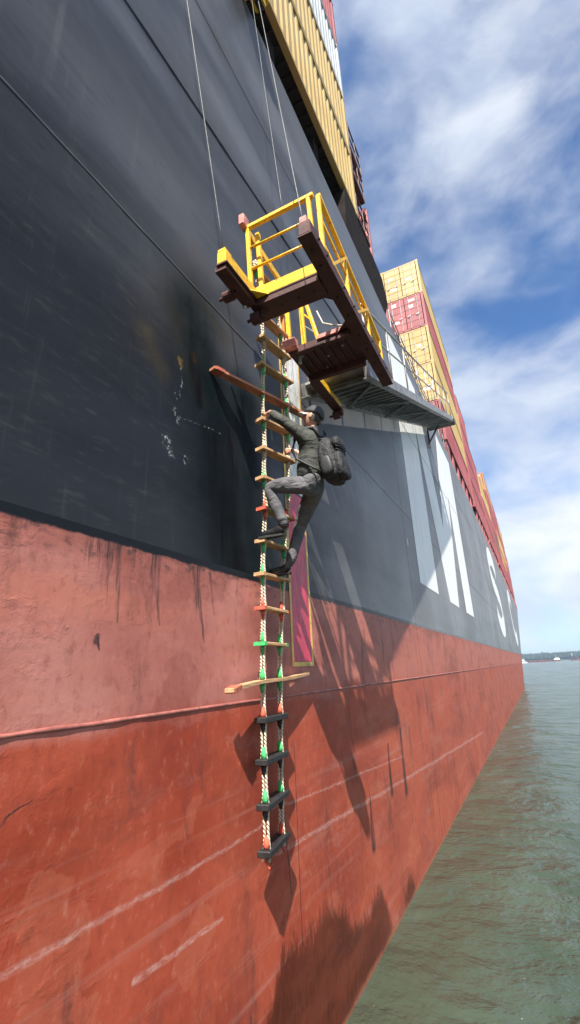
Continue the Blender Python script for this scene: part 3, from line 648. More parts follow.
def wire(a, b, r, label, m_=WIRE, sag=0.0):
    n = 24; mb = MB(); pts = [V(a).lerp(V(b), k / n) - V((0, 0, sag * math.sin(math.pi * k / n))) for k in range(n + 1)]
    mb.tube(pts, [r * (1 + .12 * (k % 2)) for k in range(n + 1)], 6); o = mb.build('hoisting_wire', m_, None, smooth=True); return tag(o, label, 'wire', 'wires holding the platform')
wire((PX0 + .04, 2.90, 7.15), (PX0 + .04, 0.92, 15.2), .005, 'pale wire rising from the inner near corner of the yellow platform')
wire((PX1 - .05, 2.96, 7.18), (0.22, 4.16, 13.95), .0045, 'right-hand wire from the outer platform beam to the yellow davit')
wire((0.80, 3.45, 8.09), (0.20, 3.92, 13.95), .004, 'thin dark wire above the platform near rail, left of its neighbour', WIRED)
# safety line on the platform
mb = MB(); mb.tube([(0.74, 4.42, 7.52), (0.82, 4.38, 7.28), (0.95, 4.36, 7.18), (1.08, 4.4, 7.15), (1.16, 4.5, 7.24)], .009, 6)
tag(mb.build('safety_line', mat('pale_rope', (.55, .52, .44), .8), None, True), 'slack pale safety line looped over the platform floor', 'rope')

# davit overhead
dav = thing('davit', 'yellow davit block with wires at the deck edge overhead', 'davit', (0.1, 4.05, 14.0))
def dv(mb, nm, m_, **k):
    o = mb.build(nm, m_, None, **k); o.parent = dav; o.matrix_parent_inverse = Matrix.Translation(-V(dav.location)); return o
mb = MB(); mb.bar((-1.2, 4.1, 14.35), (0.24, 4.1, 14.35), .26, .24); dv(mb, 'arm', YEL, bevel=.02)
mb = MB(); mb.box(.06, .34, 3.86, 4.36, 14.03, 14.22); dv(mb, 'head', YEL, bevel=.02)
for y_ in (3.98, 4.24):
    mb = MB(); mb.tube([(.16, y_, 13.98), (.26, y_, 13.98)], .11, 14); dv(mb, 'sheave', BLK)
    mb = MB(); mb.box(.12, .15, y_ - .06, y_ + .06, 13.86, 14.06); mb.box(.27, .30, y_ - .06, y_ + .06, 13.86, 14.06); dv(mb, 'sheave_cheek', YEL)
mb = MB(); mb.bar((-.9, 4.1, DECK), (-.9, 4.1, 14.3), .25, .25); dv(mb, 'post', YEL)

# ------------------------------------------------------------------ accommodation ladder (gangway)
ALU = mat('weathered_aluminium', (0.27, 0.262, 0.25), .5, .35, var=.25, scale=5, dirt=.35, dirtcol=(.12, .11, .10))
ALUD = mat('dull_aluminium', (0.145, 0.147, 0.147), .6, .25, var=.3, scale=5, dirt=.4, dirtcol=(.05, .05, .05))
GA, GB = V((0, 5.3, 6.98)), V((0, 17.5, 12.25)); GX0, GX1 = 0.14, 1.04
gd = (GB - GA).normalized(); gu = V((0, -gd.z, gd.y)); GL = (GB - GA).length
gang = thing('gangway', 'long grey metal gangway with handrails sloping up the hull from the yellow platform', 'gangway', (0, 5.3, 6.98))
def gp(mb, nm, m_, **k):
    o = mb.build(nm, m_, None, **k); o.parent = gang; o.matrix_parent_inverse = Matrix.Translation(-V(gang.location)); return o
def gpt(x_, s, up=0.0): q = GA + gd * s + gu * up; return V((x_, q.y, q.z))
for x_ in (GX0, GX1):
    mb = MB(); mb.bar(gpt(x_, 0, .11), gpt(x_, GL, .11), .05, .17, up=gu); gp(mb, 'stringer', ALU)
    mb = MB(); mb.bar(gpt(x_, 0, .012), gpt(x_, GL, .012), .11, .02, up=gu); gp(mb, 'bottom_flange', ALU)
nt = 40; trd = None
for k in range(nt):
    s = .2 + k * (GL - .3) / nt; c0 = gpt(0, s, .12)
    mb = MB(); mb.hexa([(GX0 + .03, c0.y - .172, c0.z - .02), (GX1 - .03, c0.y - .172, c0.z - .02), (GX1 - .03, c0.y + .172, c0.z - .028), (GX0 + .03, c0.y + .172, c0.z - .028),
                        (GX0 + .03, c0.y - .172, c0.z + .015), (GX1 - .03, c0.y - .172, c0.z + .015), (GX1 - .03, c0.y + .172, c0.z + .015), (GX0 + .03, c0.y + .172, c0.z + .015)]); gp(mb, 'tread', ALU)
    mb = MB(); mb.bar(gpt(GX0 + .03, s, .02), gpt(GX1 - .03, s, .02), .10, .03, up=gu); gp(mb, 'cross_bar', ALUD)
mb = MB(); mb.bar(gpt(.70, 0.1, .045), gpt(.70, GL - .2, .045), .60, .008, up=gu); gp(mb, 'underside_plate', ALUD)
for k in range(8):
    s0 = .4 + k * 1.55; a, b_ = (GX0 + .05, GX1 - .05) if k % 2 else (GX1 - .05, GX0 + .05)
    mb = MB(); mb.bar(gpt(a, s0, -.03), gpt(b_, min(GL, s0 + 1.5), -.03), .05, .03, up=gu); gp(mb, 'brace', ALUD)
for x_ in (GX0, GX1):
    ns = 9
    for k in range(ns):
        s = .25 + k * (GL - .45) / (ns - 1); q = gpt(x_, s, .22)
        mb = MB(); mb.tube([q, q + V((0, 0, 1.0))], .015, 8); gp(mb, 'stanchion', RAILG, smooth=True)
    for hh, r_ in ((1.0, .02), (.55, .014)):
        mb = MB(); mb.tube([gpt(x_, .2, .22) + V((0, 0, hh)), gpt(x_, GL - .15, .22) + V((0, 0, hh))], r_, 8); gp(mb, 'handrail', RAILG, smooth=True)
mb = MB(); mb.box(GX0 - .06, GX1 + .06, GB.y - .05, GB.y + .5, GB.z + .08, GB.z + .22); gp(mb, 'upper_landing', ALUD)
mb = MB(); mb.bar((.5, 17.6, 12.3), (.02, 17.8, 11.7), .05, .05); mb.bar((.05, 17.8, 11.5), (.05, 17.8, 12.4), .06, .06); gp(mb, 'hinge_strut', BLK)

# ------------------------------------------------------------------ pilot ladder
WOOD = mat('ladder_wood', (0.46, 0.27, 0.13), .65, var=.3, scale=7, dirt=.4, dirtcol=(.22, .14, .08), stretch=(3, .6, 6), bump=.3)
WOODR = mat('spreader_wood', (0.40, 0.155, 0.08), .6, var=.3, scale=6, dirt=.3, dirtcol=(.2, .09, .05), stretch=(3, .6, 6))
TIP = mat('tip_red', (0.36, 0.085, 0.05), .6, var=.3, scale=20, dirt=.4)
GREEN = mat('green_twine', (0.04, 0.40, 0.11), .75, var=.4, scale=25, dirt=.45, dirtcol=(.16, .22, .12), bump=.5, bscale=120)
REDT = mat('red_twine', (0.50, 0.085, 0.045), .75, var=.4, scale=25, dirt=.45, dirtcol=(.28, .12, .08), bump=.5, bscale=120)
m, g, b = new_mat('manila_rope')
p = g.pos(); px_, py_, pz_ = g.sep(p)
tw = g.m('SINE', g.m('ADD', g.m('MULTIPLY', pz_, 190), g.m('MULTIPLY', g.m('ADD', px_, py_), 160)))
c = g.mix(g.smooth(tw, -.8, .8), (0.46, 0.39, 0.27), (0.66, 0.58, 0.45)); c = g.mix(g.smooth(g.noise(p, 9, 4), .5, .7), c, (.45, .34, .2))
g.put(b.inputs['Base Color'], c); b.inputs['Roughness'].default_value = .85; g.put(b.inputs['Normal'], g.bump(tw, .8, .006)); ROPE = m
def curve(tab, z):
    for (z0, v0), (z1, v1) in zip(tab, tab[1:]):
        if z <= z1: t = max(0, min(1, (z - z0) / (z1 - z0))); t = t * t * (3 - 2 * t); return lerp(v0, v1, t)
    return tab[-1][1]
LXT = [(2.0, .125), (3.4, .115), (4.3, .15), (5.2, .25), (6.0, .29), (6.9, .33), (7.6, .28), (9.2, .08)]
LYT = [(2.0, 4.09), (4.3, 4.17), (5.5, 4.12), (6.2, 4.08), (7.0, 4.03), (9.2, 3.98)]
LAT = [(2.0, -9.0), (3.4, -4.0), (4.4, 3.0), (5.5, 14.0), (6.2, 17.0), (7.0, 8.0), (9.2, 2.0)]   # twist in degrees
def lad(z, s=0.0, out=0.0):
    a = math.radians(curve(LAT, z)); c_ = V((curve(LXT, z), curve(LYT, z), z))
    return c_ + V((math.sin(a), math.cos(a), 0)) * s + V((math.cos(a), -math.sin(a), 0)) * out
ladder = thing('pilot_ladder', 'rope pilot ladder with wooden steps hanging down the red and black hull', 'rope ladder', tuple(lad(2.0)))
def lp(o, par=None):
    o.parent = par or ladder
    if par is None: o.matrix_parent_inverse = Matrix.Translation(-V(ladder.location))
    return o
HS = .19
for s in (-HS, HS):
    for off in (-.026, .026):
        mb = MB(); pts = []
        z_ = 1.93
        while z_ < 8.05:
            k = (z_ - 2.0) / .325; w_ = abs(math.sin(math.pi * (k % 1)))
            pts.append(lad(z_, s, off * (.55 + .45 * (1 - w_)) + .0) + V((0, .006 * mnoise.noise(V((z_ * 3, s * 9, off * 50))), 0))); z_ += .0406
        mb.tube(pts, .0115, 7); lp(mb.build('side_rope', ROPE, None, True))
for i in range(19):
    z_ = 2.0 + .325 * i; a = math.radians(curve(LAT, z_)); tilt = random.uniform(-.012, .012)
    if i in (4, 13):
        bend = .05 if i == 4 else .015; L0, L1 = (-.80, .92) if i == 4 else (-.87, .66)
        mb = MB(); n = 10; rings = []
        for k in range(n + 1):
            s = lerp(L0, L1, k / n); dz_ = -bend * abs(s / .9) ** 2 * (1.3 if s < 0 else -.8) if i == 4 else 0
            hw = .052 * (1 - .25 * abs(s)); c0 = lad(z_, s) ; c0.z += dz_
            ox = V((math.cos(a), -math.sin(a), 0)) * hw
            rings.append([mb.bm.verts.new(c0 + q) for q in (-ox - V((0, 0, .014)), ox - V((0, 0, .014)), ox + V((0, 0, .014)), -ox + V((0, 0, .014)))])
        for k in range(n):
            for q in range(4): mb.bm.faces.new((rings[k][q], rings[k][(q + 1) % 4], rings[k + 1][(q + 1) % 4], rings[k + 1][q]))
        mb.bm.faces.new(rings[0][::-1]); mb.bm.faces.new(rings[-1])
        st_ = lp(mb.build('spreader', WOOD if i == 4 else WOODR, None)); st_['label'] = 'long spreader board, pale with a bowed end' if i == 4 else 'long reddish spreader board'
        cols = GREEN
        mb = MB(); c1 = lad(z_, L0 + .07); c1.z += (-bend * 1.3 * ((L0 + .07) / .9) ** 2 if i == 4 else 0); dd = V((math.sin(a), math.cos(a), 0)) * .05
        if i == 4: dd.z = .014
        mb.bar(c1 - dd, c1 + dd, .104, .036); lp(mb.build('painted_tip', TIP, None), st_)
    else:
        rub = i < 4; hl = .262; th = .024 if rub else .015
        mb = MB(); d = V((math.sin(a), math.cos(a), 0)); c0 = lad(z_, 0)
        mb.bar(c0 - d * hl - V((0, 0, tilt * hl)), c0 + d * hl + V((0, 0, tilt * hl)), .115, th * 2)
        st_ = lp(mb.build('step', BLK if rub else WOOD, None, bevel=.006)); 
        if rub: st_['label'] = 'black rubber step'
        cols = REDT if i in (0, 3, 6, 9) else (ROPE if i > 9 and i % 2 else GREEN)
        if not rub:
            for s in (-1, 1):
                mb = MB(); c1 = c0 + d * s * (hl - .018); mb.bar(c1 - d * .022, c1 + d * .022, .118, th * 2 + .004); lp(mb.build('step_end', REDT if i in (6, 9) else (GREEN if i == 5 else WOOD), None), st_)
    for s in (-HS, HS):
        for up_ in (1, -1):
            if up_ < 0 and i == 0: continue
            zz_ = .014 if i in (4, 13) else (.024 if i < 4 else .015)
            mb = MB(); q = lad(z_, s); q.z += up_ * (zz_ + .003)
            mb.tube([q, q + V((0, 0, up_ * .035)), q + V((0, 0, up_ * .085))], ([.031, .028, .017] if i < 5 else [.026, .023, .0165]), 8)
            lp(mb.build('chock', (cols if up_ > 0 or i >= 4 else (BLK if i < 4 else cols)), None, True), st_)
for s in (-HS, HS):
    mb = MB(); q = lad(1.96, s); mb.tube([q + V((0, 0, .02)), q - V((0, .01, .03)), q + V((.02, .0, -.075)), q + V((.035, .015, -.04))], .012, 6); lp(mb.build('rope_tail', REDT, None, True))

# ------------------------------------------------------------------ person
def skin(name, chains, m_, sub=2, parent=None):
    """chains: lists of (x,y,z,r); the first point of a later chain joins the nearest earlier joint of the same place"""
    bm = bmesh.new(); lay = bm.verts.layers.skin.verify(); idx = {}
    first = None
    for ch in chains:
        prev = None
        for (x_, y_, z_, r_) in ch:
            key = (round(x_, 4), round(y_, 4), round(z_, 4))
            v = idx.get(key)
            if v is None:
                v = bm.verts.new((x_, y_, z_)); idx[key] = v
                rr = r_ if isinstance(r_, tuple) else (r_, r_)
                v[lay].radius = rr
            if first is None: first = v; v[lay].use_root = True
            if prev is not None and prev is not v and bm.edges.get((prev, v)) is None: bm.edges.new((prev, v))
            prev = v
    me = bpy.data.meshes.new(name + '_rig'); bm.to_mesh(me); bm.free()
    o = bpy.data.objects.new(name + '_rig', me); COL.objects.link(o)
    sk = o.modifiers.new('skin', 'SKIN'); sk.use_smooth_shade = True; sk.branch_smoothing = 0.4
    sb = o.modifiers.new('sub', 'SUBSURF'); sb.levels = sub; sb.render_levels = sub
    bpy.context.view_layer.update()
    dg = bpy.context.evaluated_depsgraph_get(); out_ = bpy.data.meshes.new_from_object(o.evaluated_get(dg))
    bpy.data.objects.remove(o); out_.name = name; out_.materials.clear()
    if m_: out_.materials.append(m_)
    for p_ in out_.polygons: p_.use_smooth = True
    return out_

SKINM = mat('skin', (0.52, 0.27, 0.19), .5, var=.12, scale=25, bump=.05)
m, g, b = new_mat('jacket_olive'); p = g.pos()
c = g.mix(g.smooth(g.noise(p, 12, 4), .3, .7), (.028, .030, .024), (.052, .054, .043)); g.put(b.inputs['Base Color'], c); b.inputs['Roughness'].default_value = .8
fold = g.noise(g.vm('MULTIPLY', p, (1, 1, 1.5)), 6.5, 3, .5, dist=.6); g.put(b.inputs['Normal'], g.bump(fold, .9, .05)); JACK = m
m, g, b = new_mat('trousers_grey'); p = g.pos()
c = g.mix(g.smooth(g.noise(p, 10, 4), .3, .7), (.066, .064, .068), (.112, .108, .112)); g.put(b.inputs['Base Color'], c); b.inputs['Roughness'].default_value = .85
fold = g.noise(g.vm('MULTIPLY', p, (1, 1, 1.3)), 7, 3, .5, dist=.6); g.put(b.inputs['Normal'], g.bump(fold, .9, .05)); TROU = m
SHOE = mat('shoe_black', (.012, .012, .013), .35, var=.3, scale=20); SOLE = mat('sole_black', (.02, .02, .02), .8)
m, g, b = new_mat('backpack_cloth'); p = g.pos()
vor = g.noise(p, 34, 3, .6); c = g.mix(g.smooth(vor, .5, .6), (.005, .005, .006), (.022, .022, .025)); g.put(b.inputs['Base Color'], c); b.inputs['Roughness'].default_value = .7
g.put(b.inputs['Normal'], g.bump(g.noise(p, 14, 4), .9, .03)); PACK = m
CAPM = mat('cap_grey', (.035, .037, .040), .8, var=.3, scale=30); CAPW = mat('cap_peak_pale', (.62, .62, .60), .7)
HAIR = mat('hair_dark', (.035, .025, .018), .6, var=.3, scale=60)
STEEL = mat('strap_black', (.012, .012, .013), .6)

zl = lambda i: 2.0 + .325 * i
LF = V((.33, 3.93, zl(8) + .015)); RF = V((.26, 4.19, zl(7) + .015))
hipL, hipR = V((.70, 3.90, 5.09)), V((.68, 4.08, 5.07)); pelvis = V((.70, 3.99, 5.12))
kneeL, ankL = V((.315, 3.82, 5.10)), V((.435, 3.91, 4.71)); kneeR, ankR = V((.445, 4.26, 4.80)), V((.335, 4.20, 4.41))
belt, chest, neck, headc = V((.705, 3.99, 5.22)), V((.74, 4.0, 5.44)), V((.765, 4.0, 5.655)), V((.765, 4.0, 5.835))
shL, shR = V((.72, 3.83, 5.575)), V((.73, 4.17, 5.575))
elL, wrL = V((.535, 3.72, 5.745)), V((.385, 3.80, 5.915)); elR, wrR = V((.60, 4.36, 5.42)), V((.435, 4.30, 5.655))
ropeL = lambda z_: lad(z_, -HS); ropeR = lambda z_: lad(z_, HS)
gripL, gripR = ropeL(5.955), ropeR(5.69)
P4 = lambda v, r: (v.x, v.y, v.z, r)
def hand_chains(wr, grip, side):
    """palm beside the rope, four bent fingers closing round it, thumb from the side of the palm"""
    to = (grip - wr); to.z = 0; to.normalize(); lat = V((-to.y, to.x, 0)) * side; up = V((0, 0, 1))
    palm = grip - to * .035 + lat * .012; ch = [[P4(wr, .027), P4(wr.lerp(palm, .55), (.030, .024)), P4(palm, (.034, .022))]]
    for k, (dz_, ln) in enumerate(((.030, .95), (.011, 1.05), (-.009, 1.0), (-.027, .82))):
        b0 = palm + up * dz_ + to * .006
        ch.append([P4(palm, .03), P4(b0 + lat * .018 * ln + to * .012, .0095), P4(b0 + lat * .020 * ln + to * .045 * ln, .0088), P4(b0 - lat * .012 * ln + to * .060 * ln, .0082), P4(b0 - lat * .026 * ln + to * .040 * ln, .0074)])
    ch.append([P4(palm, .03), P4(palm - lat * .028 + up * .022 - to * .004, .0115), P4(palm - lat * .034 + up * .034 + to * .022, .0105), P4(palm - lat * .018 + up * .036 + to * .045, .0085)])
    return ch
fdir = V((-.83, -.12, .42)).normalized()                       # the way the face looks
bchains = [[P4(pelvis, .08), P4(belt, .085), P4(chest, (.125, .095)), P4(neck, .052), P4(neck.lerp(headc, .55), .050)],
           [P4(pelvis, .08), P4(hipL, .058), P4(hipL.lerp(kneeL, .5), .066), P4(kneeL, .050), P4(kneeL.lerp(ankL, .35), .048), P4(ankL, .033), P4(LF + V((.02, 0, .035)), .030), P4(LF + V((-.09, -.005, .03)), .026)],
           [P4(pelvis, .08), P4(hipR, .058), P4(hipR.lerp(kneeR, .5), .066), P4(kneeR, .050), P4(kneeR.lerp(ankR, .35), .048), P4(ankR, .033), P4(RF + V((.02, 0, .035)), .030), P4(RF + V((-.09, .0, .03)), .026)],
           [P4(chest, .12), P4(shL, .052), P4(shL.lerp(elL, .5), .042), P4(elL, .036), P4(elL.lerp(wrL, .4), .035), P4(wrL, .027)],
           [P4(chest, .12), P4(shR, .052), P4(shR.lerp(elR, .5), .042), P4(elR, .036), P4(elR.lerp(wrR, .4), .035), P4(wrR, .027)]]
bchains += hand_chains(wrL, gripL, -1) + hand_chains(wrR, gripR, 1)
body_me = skin('body', bchains, SKINM, 2)
# head: one sculpted shell in the face's own frame (x forward, y left, z crown)
fx = fdir; fy = V((0, 0, 1)).cross(fx).normalized(); fz = fx.cross(fy).normalized()
def hp_(a, b_, c_): return headc + fx * a + fy * b_ + fz * c_
bmh = bmesh.new(); bmesh.ops.create_uvsphere(bmh, u_segments=32, v_segments=24, radius=1)
for v in bmh.verts:
    a, b_, c_ = v.co
    x_ = a * .098; y_ = b_ * .075; z_ = c_ * .115
    if c_ < 0: y_ *= 1 - .30 * (-c_) ** 1.4; x_ *= 1 - .18 * (-c_) ** 2 if a > 0 else 1 - .45 * (-c_)
    if a > .2:
        x_ += .022 * math.exp(-(b_ / .17) ** 2 - ((c_ + .18) / .17) ** 2)         # nose
        x_ += .008 * math.exp(-(b_ / .55) ** 2 - ((c_ - .20) / .10) ** 2)         # brow
        for q in (-.38, .38): x_ -= .011 * math.exp(-((b_ - q) / .17) ** 2 - ((c_ - .04) / .12) ** 2)
        x_ += .008 * math.exp(-(b_ / .28) ** 2 - ((c_ + .50) / .08) ** 2)         # lips
        x_ -= .004 * math.exp(-(b_ / .28) ** 2 - ((c_ + .505) / .025) ** 2)
        x_ += .012 * math.exp(-(b_ / .30) ** 2 - ((c_ + .86) / .16) ** 2)         # chin
    v.co = hp_(x_, y_, z_)
for sgn in (-1, 1):
    bmesh.ops.create_uvsphere(bmh, u_segments=10, v_segments=8, radius=1, matrix=Matrix.Translation(hp_(-.005, sgn * .077, -.012)) @ Matrix((( fx.x*.018, fy.x*.010, fz.x*.031, 0), (fx.y*.018, fy.y*.010, fz.y*.031, 0), (fx.z*.018, fy.z*.010, fz.z*.031, 0), (0, 0, 0, 1))))
bmh.from_mesh(body_me)
me = bpy.data.meshes.new('body'); bmh.to_mesh(me); bmh.free()
tmp = bpy.data.objects.new('body_rig', me); COL.objects.link(tmp)
rm = tmp.modifiers.new('r', 'REMESH'); rm.mode = 'VOXEL'; rm.voxel_size = .0055; rm.use_smooth_shade = True
smo = tmp.modifiers.new('s', 'SMOOTH'); smo.factor = .4; smo.iterations = 2
bpy.context.view_layer.update()
bme = bpy.data.meshes.new_from_object(tmp.evaluated_get(bpy.context.evaluated_depsgraph_get())); bpy.data.objects.remove(tmp)
bme.materials.clear(); bme.materials.append(SKINM); bme.name = 'body'
for p_ in bme.polygons: p_.use_smooth = True
per = thing('person', 'person in dark jacket, grey trousers and cap climbing the rope ladder with a backpack', 'person', (.30, 4.05, zl(7) + .015))
def pe(me_, nm, par=None):
    o = link(nm, me_) if not isinstance(me_, MB) else None
    o.parent = par or per
    if par is None: o.matrix_parent_inverse = Matrix.Translation(-V(per.location))
    return o
pe(bme, 'body')
jch = [[P4(belt - V((-.015, 0, .115)), .158), P4(belt + V((0, 0, .06)), .158), P4(chest, .172), P4(chest.lerp(neck, .55), .135), P4(neck + V((0, 0, .005)), .066)],
       [P4(chest.lerp(neck, .55), .135), P4(shL, .082), P4(shL.lerp(elL, .5), .060), P4(elL, .052), P4(elL.lerp(wrL, .5), .046), P4(wrL - (wrL - elL) * .06, .037)],
       [P4(chest.lerp(neck, .55), .135), P4(shR, .082), P4(shR.lerp(elR, .5), .060), P4(elR, .052), P4(elR.lerp(wrR, .5), .046), P4(wrR - (wrR - elR) * .06, .037)]]
pe(skin('jacket', jch, JACK, 2), 'jacket')
tch = [[P4(belt - V((-.012, 0, -.05)), .140), P4(belt - V((-.02, 0, .03)), .150), P4(pelvis + V((.045, 0, -.015)), .155)],
       [P4(pelvis + V((.045, 0, -.015)), .155), P4(hipL + V((.0, 0, -.02)), .115), P4(hipL.lerp(kneeL, .5), .092), P4(kneeL, .070), P4(kneeL.lerp(ankL, .45), .064), P4(ankL + (kneeL - ankL) * .08, .054), P4(ankL + (kneeL - ankL) * -.03, .046)],
       [P4(pelvis + V((.045, 0, -.015)), .155), P4(hipR + V((.0, 0, -.03)), .122), P4(hipR.lerp(kneeR, .5), .096), P4(kneeR, .070), P4(kneeR.lerp(ankR, .45), .064), P4(ankR + (kneeR - ankR) * .08, .054), P4(ankR + (kneeR - ankR) * -.05, .044)]]
pe(skin('trousers', tch, TROU, 2), 'trousers')
for F, ank, KN in ((LF, ankL, kneeL), (RF, ankR, kneeR)):
    sh = [[P4(ank + V((0, 0, -.02)), .044), P4(F + V((.030, 0, .058)), .048), P4(F + V((-.05, -.004, .046)), .045), P4(F + V((-.12, -.008, .040)), .044), P4(F + V((-.165, -.008, .036)), .036)]]
    so_ = pe(skin('shoe', sh, SHOE, 2), 'shoe')
    mb = MB(); o_ = [(.075, -.030), (.085, 0), (.075, .030), (-.02, .034), (-.10, .046), (-.18, .036), (-.205, 0), (-.18, -.04), (-.10, -.05), (-.02, -.036)]
    mb.prism([F + V((a, b_, .001)) for a, b_ in o_], (0, 0, .020)); pe(mb.mesh('sole', SOLE), 'sole', so_)
    mb = MB(); mb.tube([F + V((.03, 0, .07)), ank, ank + (KN - ank) * .14], [.040, .039, .041], 12); pe(mb.mesh('sock', mat('sock_pale', (.10, .08, .075), .9), True), 'sock')
# cap, hair, eyes
bmc = bmesh.new(); bmesh.ops.create_uvsphere(bmc, u_segments=28, v_segments=18, radius=1)
bmesh.ops.delete(bmc, geom=[v for v in bmc.verts if v.co.z < .12 - .16 * max(0, -v.co.x)], context='VERTS')
for v in bmc.verts: v.co = hp_(v.co.x * .108 - .004, v.co.y * .086, v.co.z * .124 + .006)
mec = bpy.data.meshes.new('cap'); bmc.to_mesh(mec); bmc.free(); mec.materials.append(CAPM)
for p_ in mec.polygons: p_.use_smooth = True
cap = pe(mec, 'cap'); md = cap.modifiers.new('th', 'SOLIDIFY'); md.thickness = .006; md.offset = 1
mb = MB(); top_ = []; bot_ = []
for r_ in range(4):
    rowt, rowb = [], []
    for k in range(11):
        a = math.radians(lerp(-62, 62, k / 10)); rad = lerp(.098, .175 - .018 * abs(k - 5) / 5 * 2, r_ / 3)
        q = hp_(rad * math.cos(a) - .004, rad * math.sin(a) * .82, .020 - .018 * (r_ / 3) - .028 * (abs(k - 5) / 5) ** 2)
        rowt.append(mb.bm.verts.new(q + fz * .004)); rowb.append(mb.bm.verts.new(q - fz * .002))
    top_.append(rowt); bot_.append(rowb)
for r_ in range(3):
    for k in range(10):
        mb.bm.faces.new((top_[r_][k], top_[r_][k + 1], top_[r_ + 1][k + 1], top_[r_ + 1][k])); mb.bm.faces.new((bot_[r_][k], bot_[r_ + 1][k], bot_[r_ + 1][k + 1], bot_[r_][k + 1]))
for k in range(10): mb.bm.faces.new((top_[3][k], top_[3][k + 1], bot_[3][k + 1], bot_[3][k]))
for r_ in range(3):
    for k in (0, 10): mb.bm.faces.new((top_[r_][k], top_[r_ + 1][k], bot_[r_ + 1][k], bot_[r_][k]))
pe(mb.mesh('cap_peak', CAPW, True), 'cap_peak', cap)
mb = MB(); mb.ball((0, 0, 0), 1, 20, 14)
for v in list(mb.bm.verts):
    if v.co.z < -.45 or v.co.x > .12 or v.co.z > .35: mb.bm.verts.remove(v)
for v in mb.bm.verts: v.co = hp_(v.co.x * .103, v.co.y * .080, v.co.z * .118)
pe(mb.mesh('hair', HAIR, True), 'hair')
for sgn in (-1, 1):
    mb = MB(); mb.ball(hp_(.080, sgn * .030, .004), .012, 10, 8); ey = pe(mb.mesh('eye', mat('eye_white', (.7, .68, .65), .2), True), 'eye')
    mb = MB(); mb.ball(hp_(.0885, sgn * .030, .004), .0058, 8, 6); pe(mb.mesh('iris', HAIR, True), 'iris', ey)

# backpack worn on the back
pk = thing('backpack', 'black and grey patterned backpack on the climber', 'backpack', (.93, 4.0, 5.05))
def pq(me_, nm, par=None):
    o = link(nm, me_); o.parent = par or pk
    if par is None: o.matrix_parent_inverse = Matrix.Translation(-V(pk.location))
    return o
def soft_box(c, sx, sy, sz, tilt, e=.60, n=18):
    bm = bmesh.new(); bmesh.ops.create_uvsphere(bm, u_segments=2 * n, v_segments=n, radius=1); R_ = Matrix.Rotation(tilt, 3, 'Y')
    for v in bm.verts:
        q = V([math.copysign(abs(k) ** e, k) for k in v.co]); q = V((q.x * sx * (1 - .18 * max(0, q.z)), q.y * sy * (1 - .16 * max(0, q.z)), q.z * sz))
        q *= 1 + .05 * mnoise.noise(V((q.x * 14, q.y * 14, q.z * 14 + c[2]))); v.co = V(c) + R_ @ q
    return bm
def fin(bm, nm, m_):
    me_ = bpy.data.meshes.new(nm); bm.to_mesh(me_); bm.free(); me_.materials.append(m_)
    for p_ in me_.polygons: p_.use_smooth = True
    return me_
TL = math.radians(-9)
pb = pq(fin(soft_box((.925, 4.0, 5.305), .098, .148, .24, TL), 'pack_body', PACK), 'pack_body')
pq(fin(soft_box((1.035, 4.0, 5.235), .055, .125, .15, TL), 'front_pocket', PACK), 'front_pocket')
pq(fin(soft_box((1.02, 4.0, 5.46), .045, .115, .07, TL), 'front_pocket', PACK), 'front_pocket')
for sgn in (-1, 1): pq(fin(soft_box((.94, 4.0 + sgn * .16, 5.20), .06, .035, .10, TL), 'side_pocket', STEEL), 'side_pocket')
for sgn in (-1, 1):
    mb = MB(); y_ = 4.0 + sgn * .115
    mb.tube([(.875, y_, 5.53), (.82, y_ + sgn * .01, 5.645), (.72, y_ + sgn * .02, 5.655), (.615, y_ + sgn * .02, 5.58), (.585, y_ + sgn * .03, 5.45), (.64, y_ + sgn * .05, 5.33), (.78, y_ + sgn * .055, 5.22), (.90, y_ + sgn * .03, 5.14)], [.016, .022, .024, .022, .02, .014, .012, .012], 8)
    pq(mb.mesh('shoulder_strap', STEEL, True), 'shoulder_strap')
mb = MB(); mb.tube([(.89, 3.96, 5.585), (.885, 3.97, 5.63), (.88, 4.03, 5.63), (.88, 4.04, 5.585)], .009, 6); pq(mb.mesh('grab_handle', STEEL, True), 'grab_handle')
for z_, w_ in ((5.395, .12), (5.36, .125)):
    mb = MB(); mb.tube([(1.03, 4.0 - w_, z_), (1.055, 4.0 - w_ * .5, z_ + .006), (1.06, 4.0, z_ + .008), (1.055, 4.0 + w_ * .5, z_ + .006), (1.03, 4.0 + w_, z_)], .006, 6); pq(mb.mesh('compression_strap', STEEL, True), 'compression_strap')

# ------------------------------------------------------------------ far shore and shipping
m, g, b = new_mat('far_hills'); p = g.pos()
c = g.mix(g.smooth(g.noise(p, .012, 5), .35, .65), (.018, .034, .026), (.030, .048, .034)); g.put(b.inputs['Base Color'], c); b.inputs['Roughness'].default_value = .9; HILL = m
mb = MB(); n = 220; prev = None
for k in range(n + 1):
    a = math.radians(lerp(-62, 62, k / n)); R_ = 1900
    h_ = 9 + 9 * mnoise.noise(V((a * 5, 1, 0))) + 3 * mnoise.noise(V((a * 30, 2, 0)))
    ring = [mb.bm.verts.new((math.sin(a) * r_, math.cos(a) * r_, z_)) for r_, z_ in ((R_, -.5), (R_ + 30, 1.5), (R_ + 160, h_ * .7), (R_ + 500, h_ + 4), (R_ + 900, 0))]
    if prev:
        for q in range(4): mb.bm.faces.new((prev[q], ring[q], ring[q + 1], prev[q + 1]))
    prev = ring
struct(mb.build('hills', HILL, None, True))
FOL = mat('far_foliage', (.016, .032, .026), .9, var=.5, scale=.06, bump=0)
mb = MB(); random.seed(11)
